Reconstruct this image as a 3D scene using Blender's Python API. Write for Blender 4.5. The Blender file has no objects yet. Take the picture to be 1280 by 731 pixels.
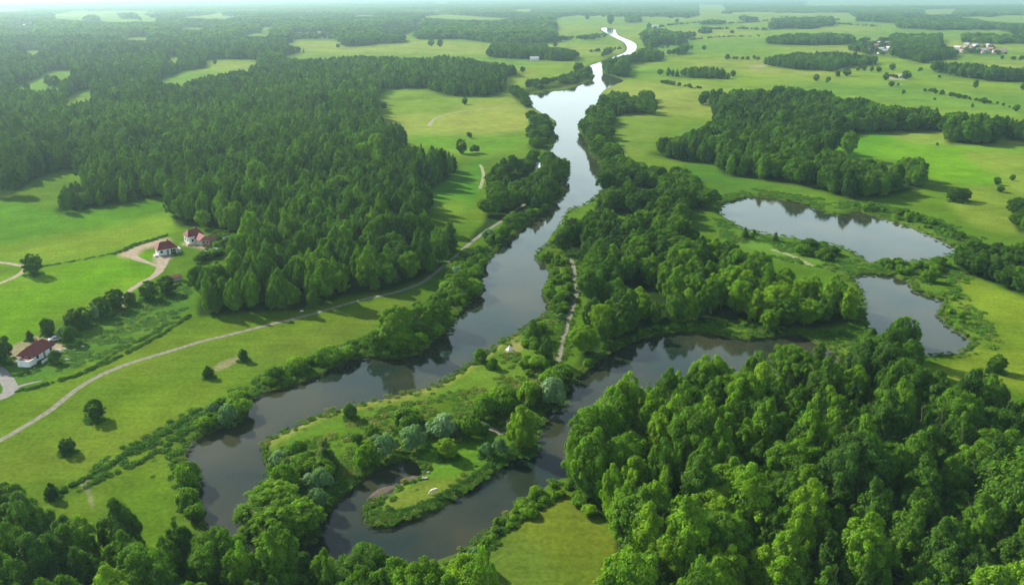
import bpy, bmesh, math, random
import numpy as np
from mathutils import Vector, noise as mnoise
from mathutils.geometry import tessellate_polygon

R_ = math.radians
S = bpy.context.scene
C = S.collection
rng = np.random.default_rng(7)
random.seed(7)

# ------------------------------------------------------------------ camera
CAM_H, PITCH, FPX, CX, CY = 100.0, R_(20.25), 1004.0, 640.0, 365.5
cam = bpy.data.cameras.new('camera')
cam.sensor_width = 36.0
cam.lens = 36.0 * FPX / 1280.0
cam.clip_start, cam.clip_end = 1.0, 120000.0
camo = bpy.data.objects.new('camera', cam)
camo.location = (0, 0, CAM_H)
camo.rotation_euler = (math.pi / 2 - PITCH, 0, 0)
C.objects.link(camo)
S.camera = camo

# ------------------------------------------------------------------ light
SUN_EL = R_(32.0)
SUN_AZ = math.atan2(-0.80, 0.60)          # clockwise from +Y: ahead and to the left
SUN_STRENGTH, SKY_STRENGTH, EXPOSURE = 5.0, 0.078, 0.85
HAZE_DENSITY = 1.12e-4
sun = bpy.data.lights.new('sun', 'SUN')
sun.energy = SUN_STRENGTH
sun.angle = R_(0.6)
sun.color = (1.0, 0.93, 0.80)
suno = bpy.data.objects.new('sun', sun)
sd = Vector((math.sin(SUN_AZ) * math.cos(SUN_EL), math.cos(SUN_AZ) * math.cos(SUN_EL), math.sin(SUN_EL)))
suno.rotation_euler = sd.to_track_quat('Z', 'Y').to_euler()
suno.location = (-300, 300, 400)
C.objects.link(suno)

W = bpy.data.worlds.new('World')
S.world = W
W.use_nodes = True
nt = W.node_tree
nt.nodes.clear()
def N(tree, typ, **kw):
    n = tree.nodes.new(typ)
    for k, v in kw.items():
        setattr(n, k, v)
    return n
def L(tree, a, b):
    tree.links.new(a, b)
sky = N(nt, 'ShaderNodeTexSky', sky_type='NISHITA')
sky.sun_disc = False
sky.sun_elevation = SUN_EL
sky.sun_rotation = SUN_AZ % (2 * math.pi)
sky.air_density, sky.dust_density, sky.ozone_density = 1.0, 1.6, 1.0
tc = N(nt, 'ShaderNodeTexCoord')
sep = N(nt, 'ShaderNodeSeparateXYZ')
L(nt, tc.outputs['Generated'], sep.inputs[0])
addz = N(nt, 'ShaderNodeMath', operation='ADD'); addz.inputs[1].default_value = 0.22
L(nt, sep.outputs['Z'], addz.inputs[0])
mx = N(nt, 'ShaderNodeMath', operation='MAXIMUM'); mx.inputs[1].default_value = 0.05
L(nt, addz.outputs[0], mx.inputs[0])
dvx = N(nt, 'ShaderNodeMath', operation='DIVIDE'); L(nt, sep.outputs['X'], dvx.inputs[0]); L(nt, mx.outputs[0], dvx.inputs[1])
dvy = N(nt, 'ShaderNodeMath', operation='DIVIDE'); L(nt, sep.outputs['Y'], dvy.inputs[0]); L(nt, mx.outputs[0], dvy.inputs[1])
cmb = N(nt, 'ShaderNodeCombineXYZ'); L(nt, dvx.outputs[0], cmb.inputs[0]); L(nt, dvy.outputs[0], cmb.inputs[1])
cn = N(nt, 'ShaderNodeTexNoise'); cn.inputs['Scale'].default_value = 2.1; cn.inputs['Detail'].default_value = 6; cn.inputs['Roughness'].default_value = 0.55
L(nt, cmb.outputs[0], cn.inputs['Vector'])
cr = N(nt, 'ShaderNodeValToRGB')
cr.color_ramp.elements[0].position = 0.44; cr.color_ramp.elements[0].color = (0.10, 0.10, 0.10, 1)
cr.color_ramp.elements[1].position = 0.66; cr.color_ramp.elements[1].color = (0.85, 0.85, 0.85, 1)
L(nt, cn.outputs['Fac'], cr.inputs[0])
mixc = N(nt, 'ShaderNodeMix', data_type='RGBA')
elev = N(nt, 'ShaderNodeMapRange'); elev.inputs[1].default_value = 0.12; elev.inputs[2].default_value = 0.65; elev.inputs[3].default_value = 1.0; elev.inputs[4].default_value = 0.16
L(nt, sep.outputs['Z'], elev.inputs[0])
cmul = N(nt, 'ShaderNodeMath', operation='MULTIPLY')
L(nt, cr.outputs[0], cmul.inputs[0]); L(nt, elev.outputs[0], cmul.inputs[1])
hz = N(nt, 'ShaderNodeMapRange', interpolation_type='SMOOTHSTEP'); hz.inputs[1].default_value = 0.22; hz.inputs[2].default_value = 0.60; hz.inputs[3].default_value = 0.95; hz.inputs[4].default_value = 0.0
L(nt, sep.outputs['Z'], hz.inputs[0])
cmax = N(nt, 'ShaderNodeMath', operation='MAXIMUM')
L(nt, cmul.outputs[0], cmax.inputs[0]); L(nt, hz.outputs[0], cmax.inputs[1])
L(nt, cmax.outputs[0], mixc.inputs['Factor'])
L(nt, sky.outputs[0], mixc.inputs['A'])
mixc.inputs['B'].default_value = (9.6, 12.2, 12.9, 1)
bg = N(nt, 'ShaderNodeBackground'); bg.inputs['Strength'].default_value = SKY_STRENGTH
lowm = N(nt, 'ShaderNodeMapRange', interpolation_type='SMOOTHSTEP'); lowm.inputs[1].default_value = 0.05; lowm.inputs[2].default_value = 0.30; lowm.inputs[3].default_value = 1.0; lowm.inputs[4].default_value = 0.0
L(nt, sep.outputs['Z'], lowm.inputs[0])
mixl = N(nt, 'ShaderNodeMix', data_type='RGBA'); L(nt, lowm.outputs[0], mixl.inputs['Factor'])
L(nt, mixc.outputs['Result'], mixl.inputs['A']); mixl.inputs['B'].default_value = (13.2, 15.3, 15.7, 1)
L(nt, mixl.outputs['Result'], bg.inputs['Color'])
wo = N(nt, 'ShaderNodeOutputWorld')
L(nt, bg.outputs[0], wo.inputs['Surface'])

S.view_settings.view_transform = 'Standard'
S.view_settings.look = 'None'
S.view_settings.exposure = EXPOSURE
S.view_settings.gamma = 1.0
S.view_settings.use_curve_mapping = False
S.render.engine = 'CYCLES'
S.cycles.use_denoising = True
S.cycles.max_bounces = 6
S.cycles.diffuse_bounces = 2
S.cycles.glossy_bounces = 2
S.cycles.transmission_bounces = 3
S.cycles.volume_bounces = 0

# ------------------------------------------------------------------ survey: pixel of the survey photo -> point on the ground
sP, cP = math.sin(PITCH), math.cos(PITCH)
def ground(px, py, z=0.0):
    px = np.asarray(px, float); py = np.asarray(py, float)
    dx = (px - CX) / FPX; dy = (CY - py) / FPX
    t = (CAM_H - z) / np.maximum(sP - dy * cP, 1e-4)
    return dx * t, (cP + dy * sP) * t
def G(px, py, z=0.0):
    a, b = ground(px, py, z)
    return float(a), float(b)
def project(x, y, z):
    d = y * cP + (CAM_H - z) * sP
    u = y * sP - (CAM_H - z) * cP
    d = np.maximum(d, 1.0)
    return CX + x / d * FPX, CY - u / d * FPX, d

def smooth(poly, closed=True, sub=4):
    p = np.array(poly, float); n = len(p); out = []
    rngi = range(n) if closed else range(n - 1)
    for i in rngi:
        if closed:
            a, b, c, d = p[(i - 1) % n], p[i], p[(i + 1) % n], p[(i + 2) % n]
        else:
            a, b, c, d = p[max(i - 1, 0)], p[i], p[i + 1], p[min(i + 2, n - 1)]
        for k in range(sub):
            t = k / sub
            out.append(0.5 * ((2 * b) + (-a + c) * t + (2 * a - 5 * b + 4 * c - d) * t * t + (-a + 3 * b - 3 * c + d) * t ** 3))
    if not closed:
        out.append(p[-1])
    return np.array(out)

def pip(x, y, poly):
    poly = np.asarray(poly, float)
    shp = np.shape(x)
    x = np.ravel(x); y = np.ravel(y)
    res = np.zeros(x.shape, bool)
    bb = (x >= poly[:, 0].min()) & (x <= poly[:, 0].max()) & (y >= poly[:, 1].min()) & (y <= poly[:, 1].max())
    idx = np.nonzero(bb)[0]
    if len(idx) == 0:
        return res.reshape(shp)
    xs, ys = x[idx], y[idx]
    ins = np.zeros(len(idx), bool)
    n = len(poly)
    for i in range(n):
        x1, y1 = poly[i]; x2, y2 = poly[(i + 1) % n]
        if y1 == y2:
            continue
        c = ((y1 > ys) != (y2 > ys))
        c &= xs < (x2 - x1) * (ys - y1) / (y2 - y1) + x1
        ins ^= c
    res[idx] = ins
    return res.reshape(shp)

def seg_dist(x, y, pts, closed, maxd):
    shp = np.shape(x)
    x = np.ravel(x); y = np.ravel(y)
    D = np.full(x.shape, maxd, float)
    n = len(pts)
    order = np.argsort(y, kind='stable'); ys = y[order]
    for i in range(n if closed else n - 1):
        ax, ay = pts[i]; bx, by = pts[(i + 1) % n]
        i0 = np.searchsorted(ys, min(ay, by) - maxd); i1 = np.searchsorted(ys, max(ay, by) + maxd)
        if i1 <= i0:
            continue
        ii = order[i0:i1]
        xi = x[ii]
        k = (xi > min(ax, bx) - maxd) & (xi < max(ax, bx) + maxd)
        ii = ii[k]
        if len(ii) == 0:
            continue
        px, py = x[ii], y[ii]
        vx, vy = bx - ax, by - ay
        l2 = vx * vx + vy * vy + 1e-9
        t = np.clip(((px - ax) * vx + (py - ay) * vy) / l2, 0, 1)
        d = np.hypot(px - ax - t * vx, py - ay - t * vy)
        D[ii] = np.minimum(D[ii], d)
    return D.reshape(shp)

# value noise, vectorised
_perm = np.random.default_rng(3).random((256, 256))
def vnoise(x, y):
    xi = np.floor(x).astype(int); yi = np.floor(y).astype(int)
    fx = x - xi; fy = y - yi
    fx = fx * fx * (3 - 2 * fx); fy = fy * fy * (3 - 2 * fy)
    a = _perm[xi % 256, yi % 256]; b = _perm[(xi + 1) % 256, yi % 256]
    c = _perm[xi % 256, (yi + 1) % 256]; d = _perm[(xi + 1) % 256, (yi + 1) % 256]
    return (a * (1 - fx) + b * fx) * (1 - fy) + (c * (1 - fx) + d * fx) * fy
def fbm(x, y, o=4):
    s = 0; a = 0.5; t = 0
    for k in range(o):
        s = s + a * vnoise(x * 2 ** k + 17.3 * k, y * 2 ** k + 5.1 * k); t += a; a *= 0.5
    return s / t

# ------------------------------------------------------------------ plan of the valley (survey pixels)
RIVER = [  # far end, then down the right bank, round the meander, and back up the left bank
 (752,35.2),(760,35.4),(769,37.5),(773,45),(795,55),(792,67),(781,75),(757,81),(753,88),(757,93),(779,101),(769,106),(752,116),(751,133),(732,146),
 (724,156),(724,165),(734,178),(738,195),(748,203),(753,218),(756,232),(747,243),(734,255),(710,264),(698,285),(687,304),(670,316),(671,326),
 (687,337),(684,357),(679,368),(689,384),(680,395),(657,410),(627,428),(593,453),(569,468),(539,484),(490,497),(430,510),(387,525),
 (333,552),(331,566),(336,586),(330,601),(323,618),(304,646),(298,664),(316,678),(352,686),(382,684),(398,674),(397,655),(394,643),(414,633),(426,623),
 (440,612),(452,600),(468,589),(492,579),(515,576),(527,583),(526,594),(504,604),(475,624),(463,631),(455,650),(475,660),
 (509,653),(539,640),(576,620),(613,596),(640,576),(667,559),(675,542),(686,512),(709,488),(715,478),(728,469),(748,452),(775,436),(805,424),
 (850,416),(884,418),(927,425),(961,423),(998,420),(1040,440),(1046,456),(1010,466),(960,474),(910,488),(850,492),(805,505),(770,530),
 (750,552),(740,580),(700,599),(668,616),(646,632),(620,655),(600,672),(570,690),(530,706),(480,716),(420,716),(380,713),(330,709),(292,700),(268,688),
 (262,672),(256,655),(248,640),(246,613),(250,593),(231,577),(230,566),(248,549),(279,535),(303,522),(313,499),(352,486),(394,472),(425,457),
 (459,447),(492,449),(522,443),(539,430),(569,400),(586,380),(600,365),(601,342),(615,320),(634,301),(656,285),(673,270),(693,256),(706,244),
 (704,232),(712,218),(709,205),(686,191),(698,173),(692,164),(695,152),(676,141),(664,131),(660,120),(680,116),(710,112),(737,102),(742,97),(736,84),(747,79),
 (771,70),(783,64),(781,54),(768,47),(757,41),(752,37.6)]
POND1 = [(900,267),(907,255),(941,247),(984,252),(1011,258),(1031,267),(1052,270),(1072,265),(1095,272),(1136,284),(1166,297),(1193,311),(1186,319),
 (1152,326),(1105,328),(1085,327),(1058,312),(1025,304),(984,297),(951,292),(927,287),(914,277)]
POND2 = [(1068,347),(1085,344),(1112,345),(1136,354),(1142,363),(1162,371),(1181,379),(1172,391),(1186,408),(1209,423),(1214,431),(1199,441),(1152,446),
 (1119,441),(1085,408),(1080,381),(1076,364)]
# woods as they are seen: a tree stands where both its foot and its top fall inside
WOODS = {
 'left_forest': [(-300,262),(-100,252),(0,247),(45,240),(57,247),(62,262),(75,267),(130,258),(205,246),(213,250),(218,280),(235,287),(256,289),(270,287),(285,292),(283,310),(262,318),(250,328),
   (243,351),(239,381),(249,396),(302,391),(369,388),(396,383),(430,371),(492,362),(526,349),(553,329),(568,310),(578,292),
   (565,276),(530,252),(525,245),(562,222),(580,206),(575,191),(540,185),(500,179),(488,171),(507,162),(481,155),(468,130),(475,112),(530,110),(556,120),(586,121),(612,121),
   (633,112),(630,97),(660,94),(662,86),(625,80),(605,78),(585,74),(560,70),(545,71),(470,72),(425,70),(425,50),(300,30),(-300,30)],
 'far_left_woods': [(-400,60),(-400,-1),(700,-1),(1000,0),(1000,12),(985,16),(930,14),(862,22),(717,19),(690,24),(694,35),(690,45),(720,46),(727,44),(757,42),(757,48),(720,52),(677,55),(613,54),
   (576,50),(519,52),(430,60)],
 'copse_by_far_meadow': [(613,54),(687,57),(718,63),(721,72),(716,76),(667,75),(606,71),(608,64)],
 'strip_by_river_left': [(610,236),(612,216),(622,204),(634,196),(660,188),(690,186),(714,206),(717,222),(708,238),(694,252),(672,268),(650,262),(640,266),(612,286),(590,302),(574,312),(575,290),(590,268),(604,256)],
 'bank_left_far': [(633,112),(645,102),(690,97),(722,88),(736,84),(742,97),(736,103),(700,112),(672,116),(662,120),(664,131),(676,141),(696,150),(696,160),(688,170),(684,186),(660,186),(657,176),(664,160),(664,140),(648,128),(640,120)],
 'bank_left_upper': [(690,97),(717,87),(719,80),(740,74),(762,60),(770,63),(760,70),(744,77),(735,83),(722,90)],
 'bank_right_far': [(753,79),(785,70),(808,60),(830,66),(832,74),(818,77),(800,78),(786,82),(783,98),(760,96),(755,88)],
 'bank_right_mid': [(750,123),(760,113),(795,118),(812,112),(822,130),(816,144),(795,142),(776,144),(768,152),(758,168),(775,184),(790,200),(815,208),(850,206),(893,240),(896,262),(862,262),(850,285),(780,270),(735,262),(748,240),(754,224),(750,206),(738,196),(730,180),(722,166),(724,152),(735,138)],
 'middle_wood': [(710,276),(735,262),(780,262),(850,262),(868,285),(907,298),(926,316),(961,322),(985,335),(1011,336),(1051,343),(1082,356),(1086,371),(1066,404),
   (1040,409),(1011,411),(991,407),(974,417),(947,412),(927,400),(880,404),(850,402),(805,412),(772,424),(745,440),(725,456),(706,466),(704,450),(712,432),(716,412),(720,398),(724,384),(728,364),(722,348),(708,330),(700,310),(703,290)],
 'right_wood': [(867,129),(873,119),(894,114),(957,116),(968,109),(1011,116),(1038,116),(1048,126),(1078,124),(1105,133),(1139,134),(1159,138),(1206,144),(1280,149),(1500,152),(1500,200),
   (1280,181),(1260,174),(1252,166),(1244,180),(1186,181),(1183,176),(1189,166),(1152,164),(1085,166),(1025,172),(1008,183),(1038,188),(1065,200),(1112,198),(1149,198),(1161,218),(1152,236),(1112,245),(1085,249),(1058,249),
   (1045,244),(1015,235),(971,228),(935,222),(904,219),(894,205),(850,202),(806,192),(802,184),(812,174),(850,174),(870,161),(900,148),(894,134)],
 'hedge_belt': [(824,90),(850,86),(884,84),(910,91),(909,101),(887,99),(850,97),(824,97)],
 'meadow_copse': [(947,81),(951,76),(991,67),(1038,66),(1099,71),(1100,81),(1060,82),(1041,89),(994,87)],
 'far_copse_a': [(951,55),(961,47),(998,42),(1065,44),(1065,55),(1001,57)],
 'far_copse_b': [(1065,54),(1085,47),(1112,43),(1176,43),(1179,59),(1199,65),(1196,71),(1152,79),(1129,73),(1105,69),(1065,64)],
 'right_belt': [(1154,88),(1172,79),(1219,81),(1280,86),(1500,92),(1500,112),(1280,103),(1236,101),(1186,94)],
 'far_copse_c': [(961,37),(968,24),(1038,22),(1043,32),(1008,36)],
 'far_copse_d': [(1122,36),(1126,30),(1085,27),(1068,28),(1080,20),(1186,20),(1230,28),(1300,27),(1500,30),(1500,46),(1280,44),(1220,37),(1170,38)],
 'far_copse_e': [(1199,54),(1206,43),(1500,45),(1500,58),(1280,55)],
 'clearing_village_a': [(8,42),(10,31),(44,29),(46,38),(30,42)],
 'clearing_village_b': [(362,50),(364,41),(420,41),(420,49)],
 'clearing_village_c': [(476,44),(482,34),(530,29),(530,37),(505,44)],
 'clearing_village_d': [(1078,70),(1082,52),(1112,46),(1116,60),(1108,70)],
 'clearing_village_e': [(1190,66),(1200,57),(1230,56),(1260,62),(1258,70),(1232,70)],
 'clearing_copse_a': [(104,27),(106,21),(116,19),(124,22),(124,27)],
 'clearing_copse_b': [(150,24),(152,17),(165,16),(171,18),(171,24)],
 'clearing_copse_c': [(188,23),(188,18),(202,18),(202,23)],
 'clearing_copse_d': [(783,29),(784,20),(799,19),(801,28)],
 'far_right_woods': [(985,16),(1000,9),(1500,6),(1500,22),(1200,21),(1150,19),(1090,24),(1068,21),(1040,16)],
 'far_hedge_a': [(860,31),(880,26),(917,27),(917,31),(862,32)],
 'far_hedge_b': [(870,42),(880,34),(890,38),(917,38),(961,38),(961,42)],
 'far_hedge_c': [(924,24),(930,20),(951,24),(951,27),(926,27)],
 'far_copse_f': [(824,50),(830,42),(866,40),(870,46),(852,50),(848,57),(838,56)],
 'far_copse_g': [(820,70),(832,62),(855,58),(866,56),(865,63),(850,68)],
 'riverside_far': [(802,44),(808,37),(830,37),(852,44),(846,55),(824,56),(814,62),(806,58)],
 'right_edge_wood': [(1186,330),(1192,316),(1206,303),(1225,300),(1256,300),(1280,300),(1500,300),(1500,385),(1280,370),(1262,364),(1236,352),(1215,344),(1196,340)],
 'right_edge_clump': [(1262,262),(1272,249),(1300,240),(1420,240),(1420,300),(1272,292)],
 'lower_left_wood': [(-220,620),(-40,624),(0,614),(34,617),(60,636),(114,652),(138,626),(168,626),(184,650),(202,640),(240,655),(262,668),(284,676),(306,656),(350,648),(386,662),(404,690),(420,692),(445,678),(470,686),(500,694),(540,686),(562,668),(585,656),(606,655),(622,660),
   (624,676),(612,695),(596,716),(600,760),(640,860),(500,980),(-220,980)],
 'near_right_wood': [(704,577),(716,546),(728,520),(748,496),(782,474),(806,458),(850,450),(905,454),(945,432),(1000,434),(1040,420),(1090,413),(1110,412),(1126,400),(1146,403),(1150,425),(1162,442),(1200,457),(1225,443),(1250,446),(1260,462),(1275,486),(1500,500),(1500,980),
   (820,980),(772,780),(768,725),(770,664),(744,634),(720,614),(704,598)],
}
CLEARINGS = [
 [(195,101),(228,89),(259,84),(255,76),(269,75),(312,74),(326,79),(302,89),(289,92),(255,97),(232,105),(208,106)],
 [(8,111),(34,103),(52,94),(60,89),(90,88),(92,97),(76,101),(74,111),(40,114)],
 [(74,131),(100,113),(120,110),(110,124),(88,133)],
 [(206,75),(212,71),(226,72),(220,79)],
 [(64,24),(81,17),(124,14),(201,16),(196,28),(150,29),(104,27)],
 [(240,22),(279,15),(289,22),(262,25)],
 [(-60,12),(37,11),(27,15),(-60,16)],
 [(353,55),(380,51),(417,51),(432,54),(396,60),(366,59)],
 [(353,71),(380,66),(430,60),(472,59),(492,65),(549,71),(526,74),(465,71),(430,72),(396,75),(356,75)],
 [(17,245),(40,226),(70,214),(104,209),(98,222),(80,232),(62,240),(50,247),(30,248)],
 [(505,51),(509,46),(519,47),(521,50),(576,49),(613,54),(610,66),(579,69),(556,66),(536,58)],
 [(677,55),(720,50),(774,50),(778,58),(727,65),(714,62),(687,60)],
 [(694,30),(754,29),(757,41),(727,44),(704,36)],
 [(516,22),(559,18),(613,22),(647,23),(613,27),(559,25)],
 [(640,12),(670,11),(667,16),(643,16)],
 [(529,13),(559,13),(549,17)],
 [(868,22),(870,6),(905,6),(912,13),(880,22)],
 [(1150,18),(1150,12),(1200,11),(1196,18)],
 [(1226,25),(1250,19),(1330,20),(1330,30),(1260,30)],
 [(1232,42),(1240,36),(1262,40),(1268,44)],
 [(1018,20),(1026,16),(1070,16),(1060,21)],
 [(1078,70),(1082,52),(1112,46),(1116,60),(1108,70)],
]
PARK = [(8,42),(10,31),(44,29),(46,38),(30,42)]     # clearings of the far villages
CLEARINGS += [[(708,318),(726,318),(736,362),(734,388),(726,412),(718,440),(708,462),(692,478),(678,478),(692,446),(700,420),(708,392),(712,362)]]
CLEARINGS += [[(222,284),(250,286),(276,287),(292,297),(290,312),(276,322),(268,330),(250,330),(240,346),(226,356),(200,340)]]
CLEARINGS += [[(442,21.5),(444,19),(470,19),(470,21.5)], [(321,37),(326,34),(346,34),(344,37)], [(120,16),(130,13.5),(190,14),(186,19)], [(225,23),(240,20),(300,21),(280,25)],
 [(540,6),(544,2.5),(566,3),(560,6)], [(60,19),(90,14),(120,15),(100,21)], [(150,51),(160,47),(190,47),(182,52)], [(300,46),(310,42),(340,42),(336,47)], [(20,67),(36,63),(60,63),(44,69)], [(216,38),(232,34.5),(262,35),(250,39)]]
CLEARINGS += [PARK, [(362,50),(364,41),(420,41),(420,49)], [(476,44),(482,34),(530,29),(530,37),(505,44)]]

riv_px = smooth(RIVER, True, 3)
p1_px = smooth(POND1, True, 4)
p2_px = smooth(POND2, True, 4)
WATER_Z = -0.8
WATERS = {}
for nm, pp in (('river', riv_px), ('pond_upper', p1_px), ('pond_lower', p2_px)):
    gx, gy = ground(pp[:, 0], pp[:, 1], WATER_Z)
    WATERS[nm] = np.stack([gx, gy], 1)
def in_water(x, y, marg=0.0):
    r = np.zeros(np.shape(x), bool)
    for w in WATERS.values():
        r |= pip(x, y, w)
    if marg > 0:
        for w in WATERS.values():
            r |= seg_dist(x, y, w, True, marg + 0.01) < marg
    return r
woods_px = {k: np.array(v, float) for k, v in WOODS.items()}
clear_px = [np.array(c, float) for c in CLEARINGS]
def wood_mask(poly, x, y, h, exempt=False, ragged=False):
    fx, fy, _ = project(x, y, 0 * x)
    tx, ty, _ = project(x, y, 0 * x + h)
    if ragged:
        wx = (fbm(x / 38, y / 38, 3) - 0.5); wy = (fbm(x / 38 + 50, y / 60, 3) - 0.5)
        m = pip(fx + 14 * wx, fy + 5 * wy, poly) & pip(tx + 14 * wx, ty + 5 * wy, poly)
    else:
        m = pip(fx, fy, poly) & pip(tx, ty, poly)
    if exempt:
        return m
    for c in clear_px:
        for f in (0.0, 0.3, 0.6, 1.0):
            m &= ~pip(fx + (tx - fx) * f, fy + (ty - fy) * f, c)
    return m

# ------------------------------------------------------------------ materials
def mat(name):
    m = bpy.data.materials.new(name); m.use_nodes = True
    t = m.node_tree; t.nodes.clear()
    return m, t, N(t, 'ShaderNodeOutputMaterial')
def simple(name, col, rough=0.8, noise=0.0, scale=3.0, bump=0.0):
    m, t, o = mat(name)
    b = N(t, 'ShaderNodeBsdfPrincipled'); b.inputs['Roughness'].default_value = rough
    L(t, b.outputs[0], o.inputs[0])
    tcn = N(t, 'ShaderNodeTexCoord')
    ns = N(t, 'ShaderNodeTexNoise'); ns.inputs['Scale'].default_value = scale; ns.inputs['Detail'].default_value = 5
    L(t, tcn.outputs['Object'], ns.inputs['Vector'])
    mr = N(t, 'ShaderNodeMapRange'); mr.inputs[1].default_value = 0.3; mr.inputs[2].default_value = 0.7
    mr.inputs[3].default_value = 1 - noise; mr.inputs[4].default_value = 1 + noise
    L(t, ns.outputs['Fac'], mr.inputs[0])
    vm = N(t, 'ShaderNodeVectorMath', operation='SCALE'); vm.inputs[0].default_value = col
    L(t, mr.outputs[0], vm.inputs['Scale'])
    L(t, vm.outputs[0], b.inputs['Base Color'])
    if bump:
        bp = N(t, 'ShaderNodeBump'); bp.inputs['Strength'].default_value = bump
        L(t, ns.outputs['Fac'], bp.inputs['Height']); L(t, bp.outputs[0], b.inputs['Normal'])
    return m

def leaf_material(name, stops, trans=0.33):
    m, t, o = mat(name)
    at = N(t, 'ShaderNodeAttribute', attribute_type='INSTANCER', attribute_name='tint')
    lv = N(t, 'ShaderNodeAttribute', attribute_type='GEOMETRY', attribute_name='lv')
    rp = N(t, 'ShaderNodeValToRGB')
    cr_ = rp.color_ramp
    while len(cr_.elements) < len(stops):
        cr_.elements.new(0.5)
    for e, (p, c) in zip(cr_.elements, stops):
        e.position = p; e.color = (*c, 1)
    L(t, at.outputs['Fac'], rp.inputs[0])
    vm = N(t, 'ShaderNodeVectorMath', operation='SCALE')
    L(t, rp.outputs[0], vm.inputs[0]); L(t, lv.outputs['Fac'], vm.inputs['Scale'])
    d = N(t, 'ShaderNodeBsdfDiffuse'); L(t, vm.outputs[0], d.inputs[0])
    tr = N(t, 'ShaderNodeBsdfTranslucent')
    hv = N(t, 'ShaderNodeMix', data_type='RGBA', blend_type='MULTIPLY'); hv.inputs['Factor'].default_value = 1
    L(t, vm.outputs[0], hv.inputs['A']); hv.inputs['B'].default_value = (1.25, 1.35, 0.5, 1)
    L(t, hv.outputs['Result'], tr.inputs[0])
    mxs = N(t, 'ShaderNodeMixShader'); mxs.inputs[0].default_value = trans
    L(t, d.outputs[0], mxs.inputs[1]); L(t, tr.outputs[0], mxs.inputs[2])
    gl = N(t, 'ShaderNodeBsdfGlossy'); gl.inputs['Roughness'].default_value = 0.55; gl.inputs[0].default_value = (0.8, 0.9, 0.8, 1)
    m2 = N(t, 'ShaderNodeMixShader'); m2.inputs[0].default_value = 0.008
    L(t, mxs.outputs[0], m2.inputs[1]); L(t, gl.outputs[0], m2.inputs[2])
    L(t, m2.outputs[0], o.inputs[0])
    return m
LEAF_STOPS = [(0.0, (0.036, 0.092, 0.010)), (0.30, (0.064, 0.148, 0.009)), (0.6, (0.098, 0.215, 0.007)), (0.82, (0.142, 0.280, 0.007)), (1.0, (0.178, 0.310, 0.009))]
M_LEAF = leaf_material('tree leaves', LEAF_STOPS)
M_SILVER = leaf_material('silvery willow leaves', [(0.0, (0.085, 0.185, 0.050)), (0.5, (0.135, 0.245, 0.085)), (1.0, (0.22, 0.33, 0.165))], 0.2)
M_HERB = leaf_material('herb leaves', [(0.0, (0.040, 0.120, 0.016)), (0.5, (0.075, 0.180, 0.016)), (0.85, (0.12, 0.22, 0.022)), (1.0, (0.20, 0.22, 0.05))], 0.3)
M_BARK = simple('bark', (0.09, 0.07, 0.05), 0.9, 0.35, 4.0, 0.4)
M_BIRCH = simple('pale bark', (0.35, 0.33, 0.29), 0.85, 0.4, 3.0, 0.3)

# ------------------------------------------------------------------ mesh helpers
def np_mesh(name, V, F, mats, attrs=None, midx=None, smooth_=False):
    """V (n,3), F (m,4) quads or (m,3) triangles"""
    me = bpy.data.meshes.new(name)
    V = np.asarray(V, np.float32); F = np.asarray(F, np.int32)
    k = F.shape[1]
    me.vertices.add(len(V)); me.vertices.foreach_set('co', V.ravel())
    me.loops.add(F.size); me.loops.foreach_set('vertex_index', F.ravel())
    me.polygons.add(len(F))
    me.polygons.foreach_set('loop_start', np.arange(0, F.size, k, dtype=np.int32))
    if midx is not None:
        me.polygons.foreach_set('material_index', np.asarray(midx, np.int32))
    me.polygons.foreach_set('use_smooth', np.full(len(F), smooth_))
    for m in mats:
        me.materials.append(m)
    for an, (typ, arr) in (attrs or {}).items():
        a = me.attributes.new(an, typ, 'POINT')
        a.data.foreach_set('color' if typ == 'FLOAT_COLOR' else 'value', np.asarray(arr, np.int32 if typ == 'INT' else np.float32).ravel())
    me.update(calc_edges=True)
    return me
def link(name, me, parent=None):
    o = bpy.data.objects.new(name, me); C.objects.link(o)
    if parent is not None:
        o.parent = parent
    return o
def tag(o, label=None, cat=None, group=None, kind=None):
    if label: o['label'] = label
    if cat: o['category'] = cat
    if group: o['group'] = group
    if kind: o['kind'] = kind
    return o
def empty(name, loc, rz=0.0, sc=1.0):
    o = bpy.data.objects.new(name, None); C.objects.link(o)
    o.empty_display_size = 1.0
    o.location = loc; o.rotation_euler = (0, 0, rz); o.scale = (sc, sc, sc)
    return o
def bm_obj(name, bm, m, parent=None, smooth_=False):
    me = bpy.data.meshes.new(name); bm.normal_update(); bm.to_mesh(me); bm.free()
    for x in (m if isinstance(m, (list, tuple)) else [m]):
        me.materials.append(x)
    if smooth_:
        for p in me.polygons: p.use_smooth = True
    return link(name, me, parent)
def box(bm, x0, y0, z0, x1, y1, z1, mi=0):
    vs = [bm.verts.new(p) for p in ((x0,y0,z0),(x1,y0,z0),(x1,y1,z0),(x0,y1,z0),(x0,y0,z1),(x1,y0,z1),(x1,y1,z1),(x0,y1,z1))]
    for f in ((0,3,2,1),(4,5,6,7),(0,1,5,4),(1,2,6,5),(2,3,7,6),(3,0,4,7)):
        bm.faces.new([vs[i] for i in f]).material_index = mi

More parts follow.
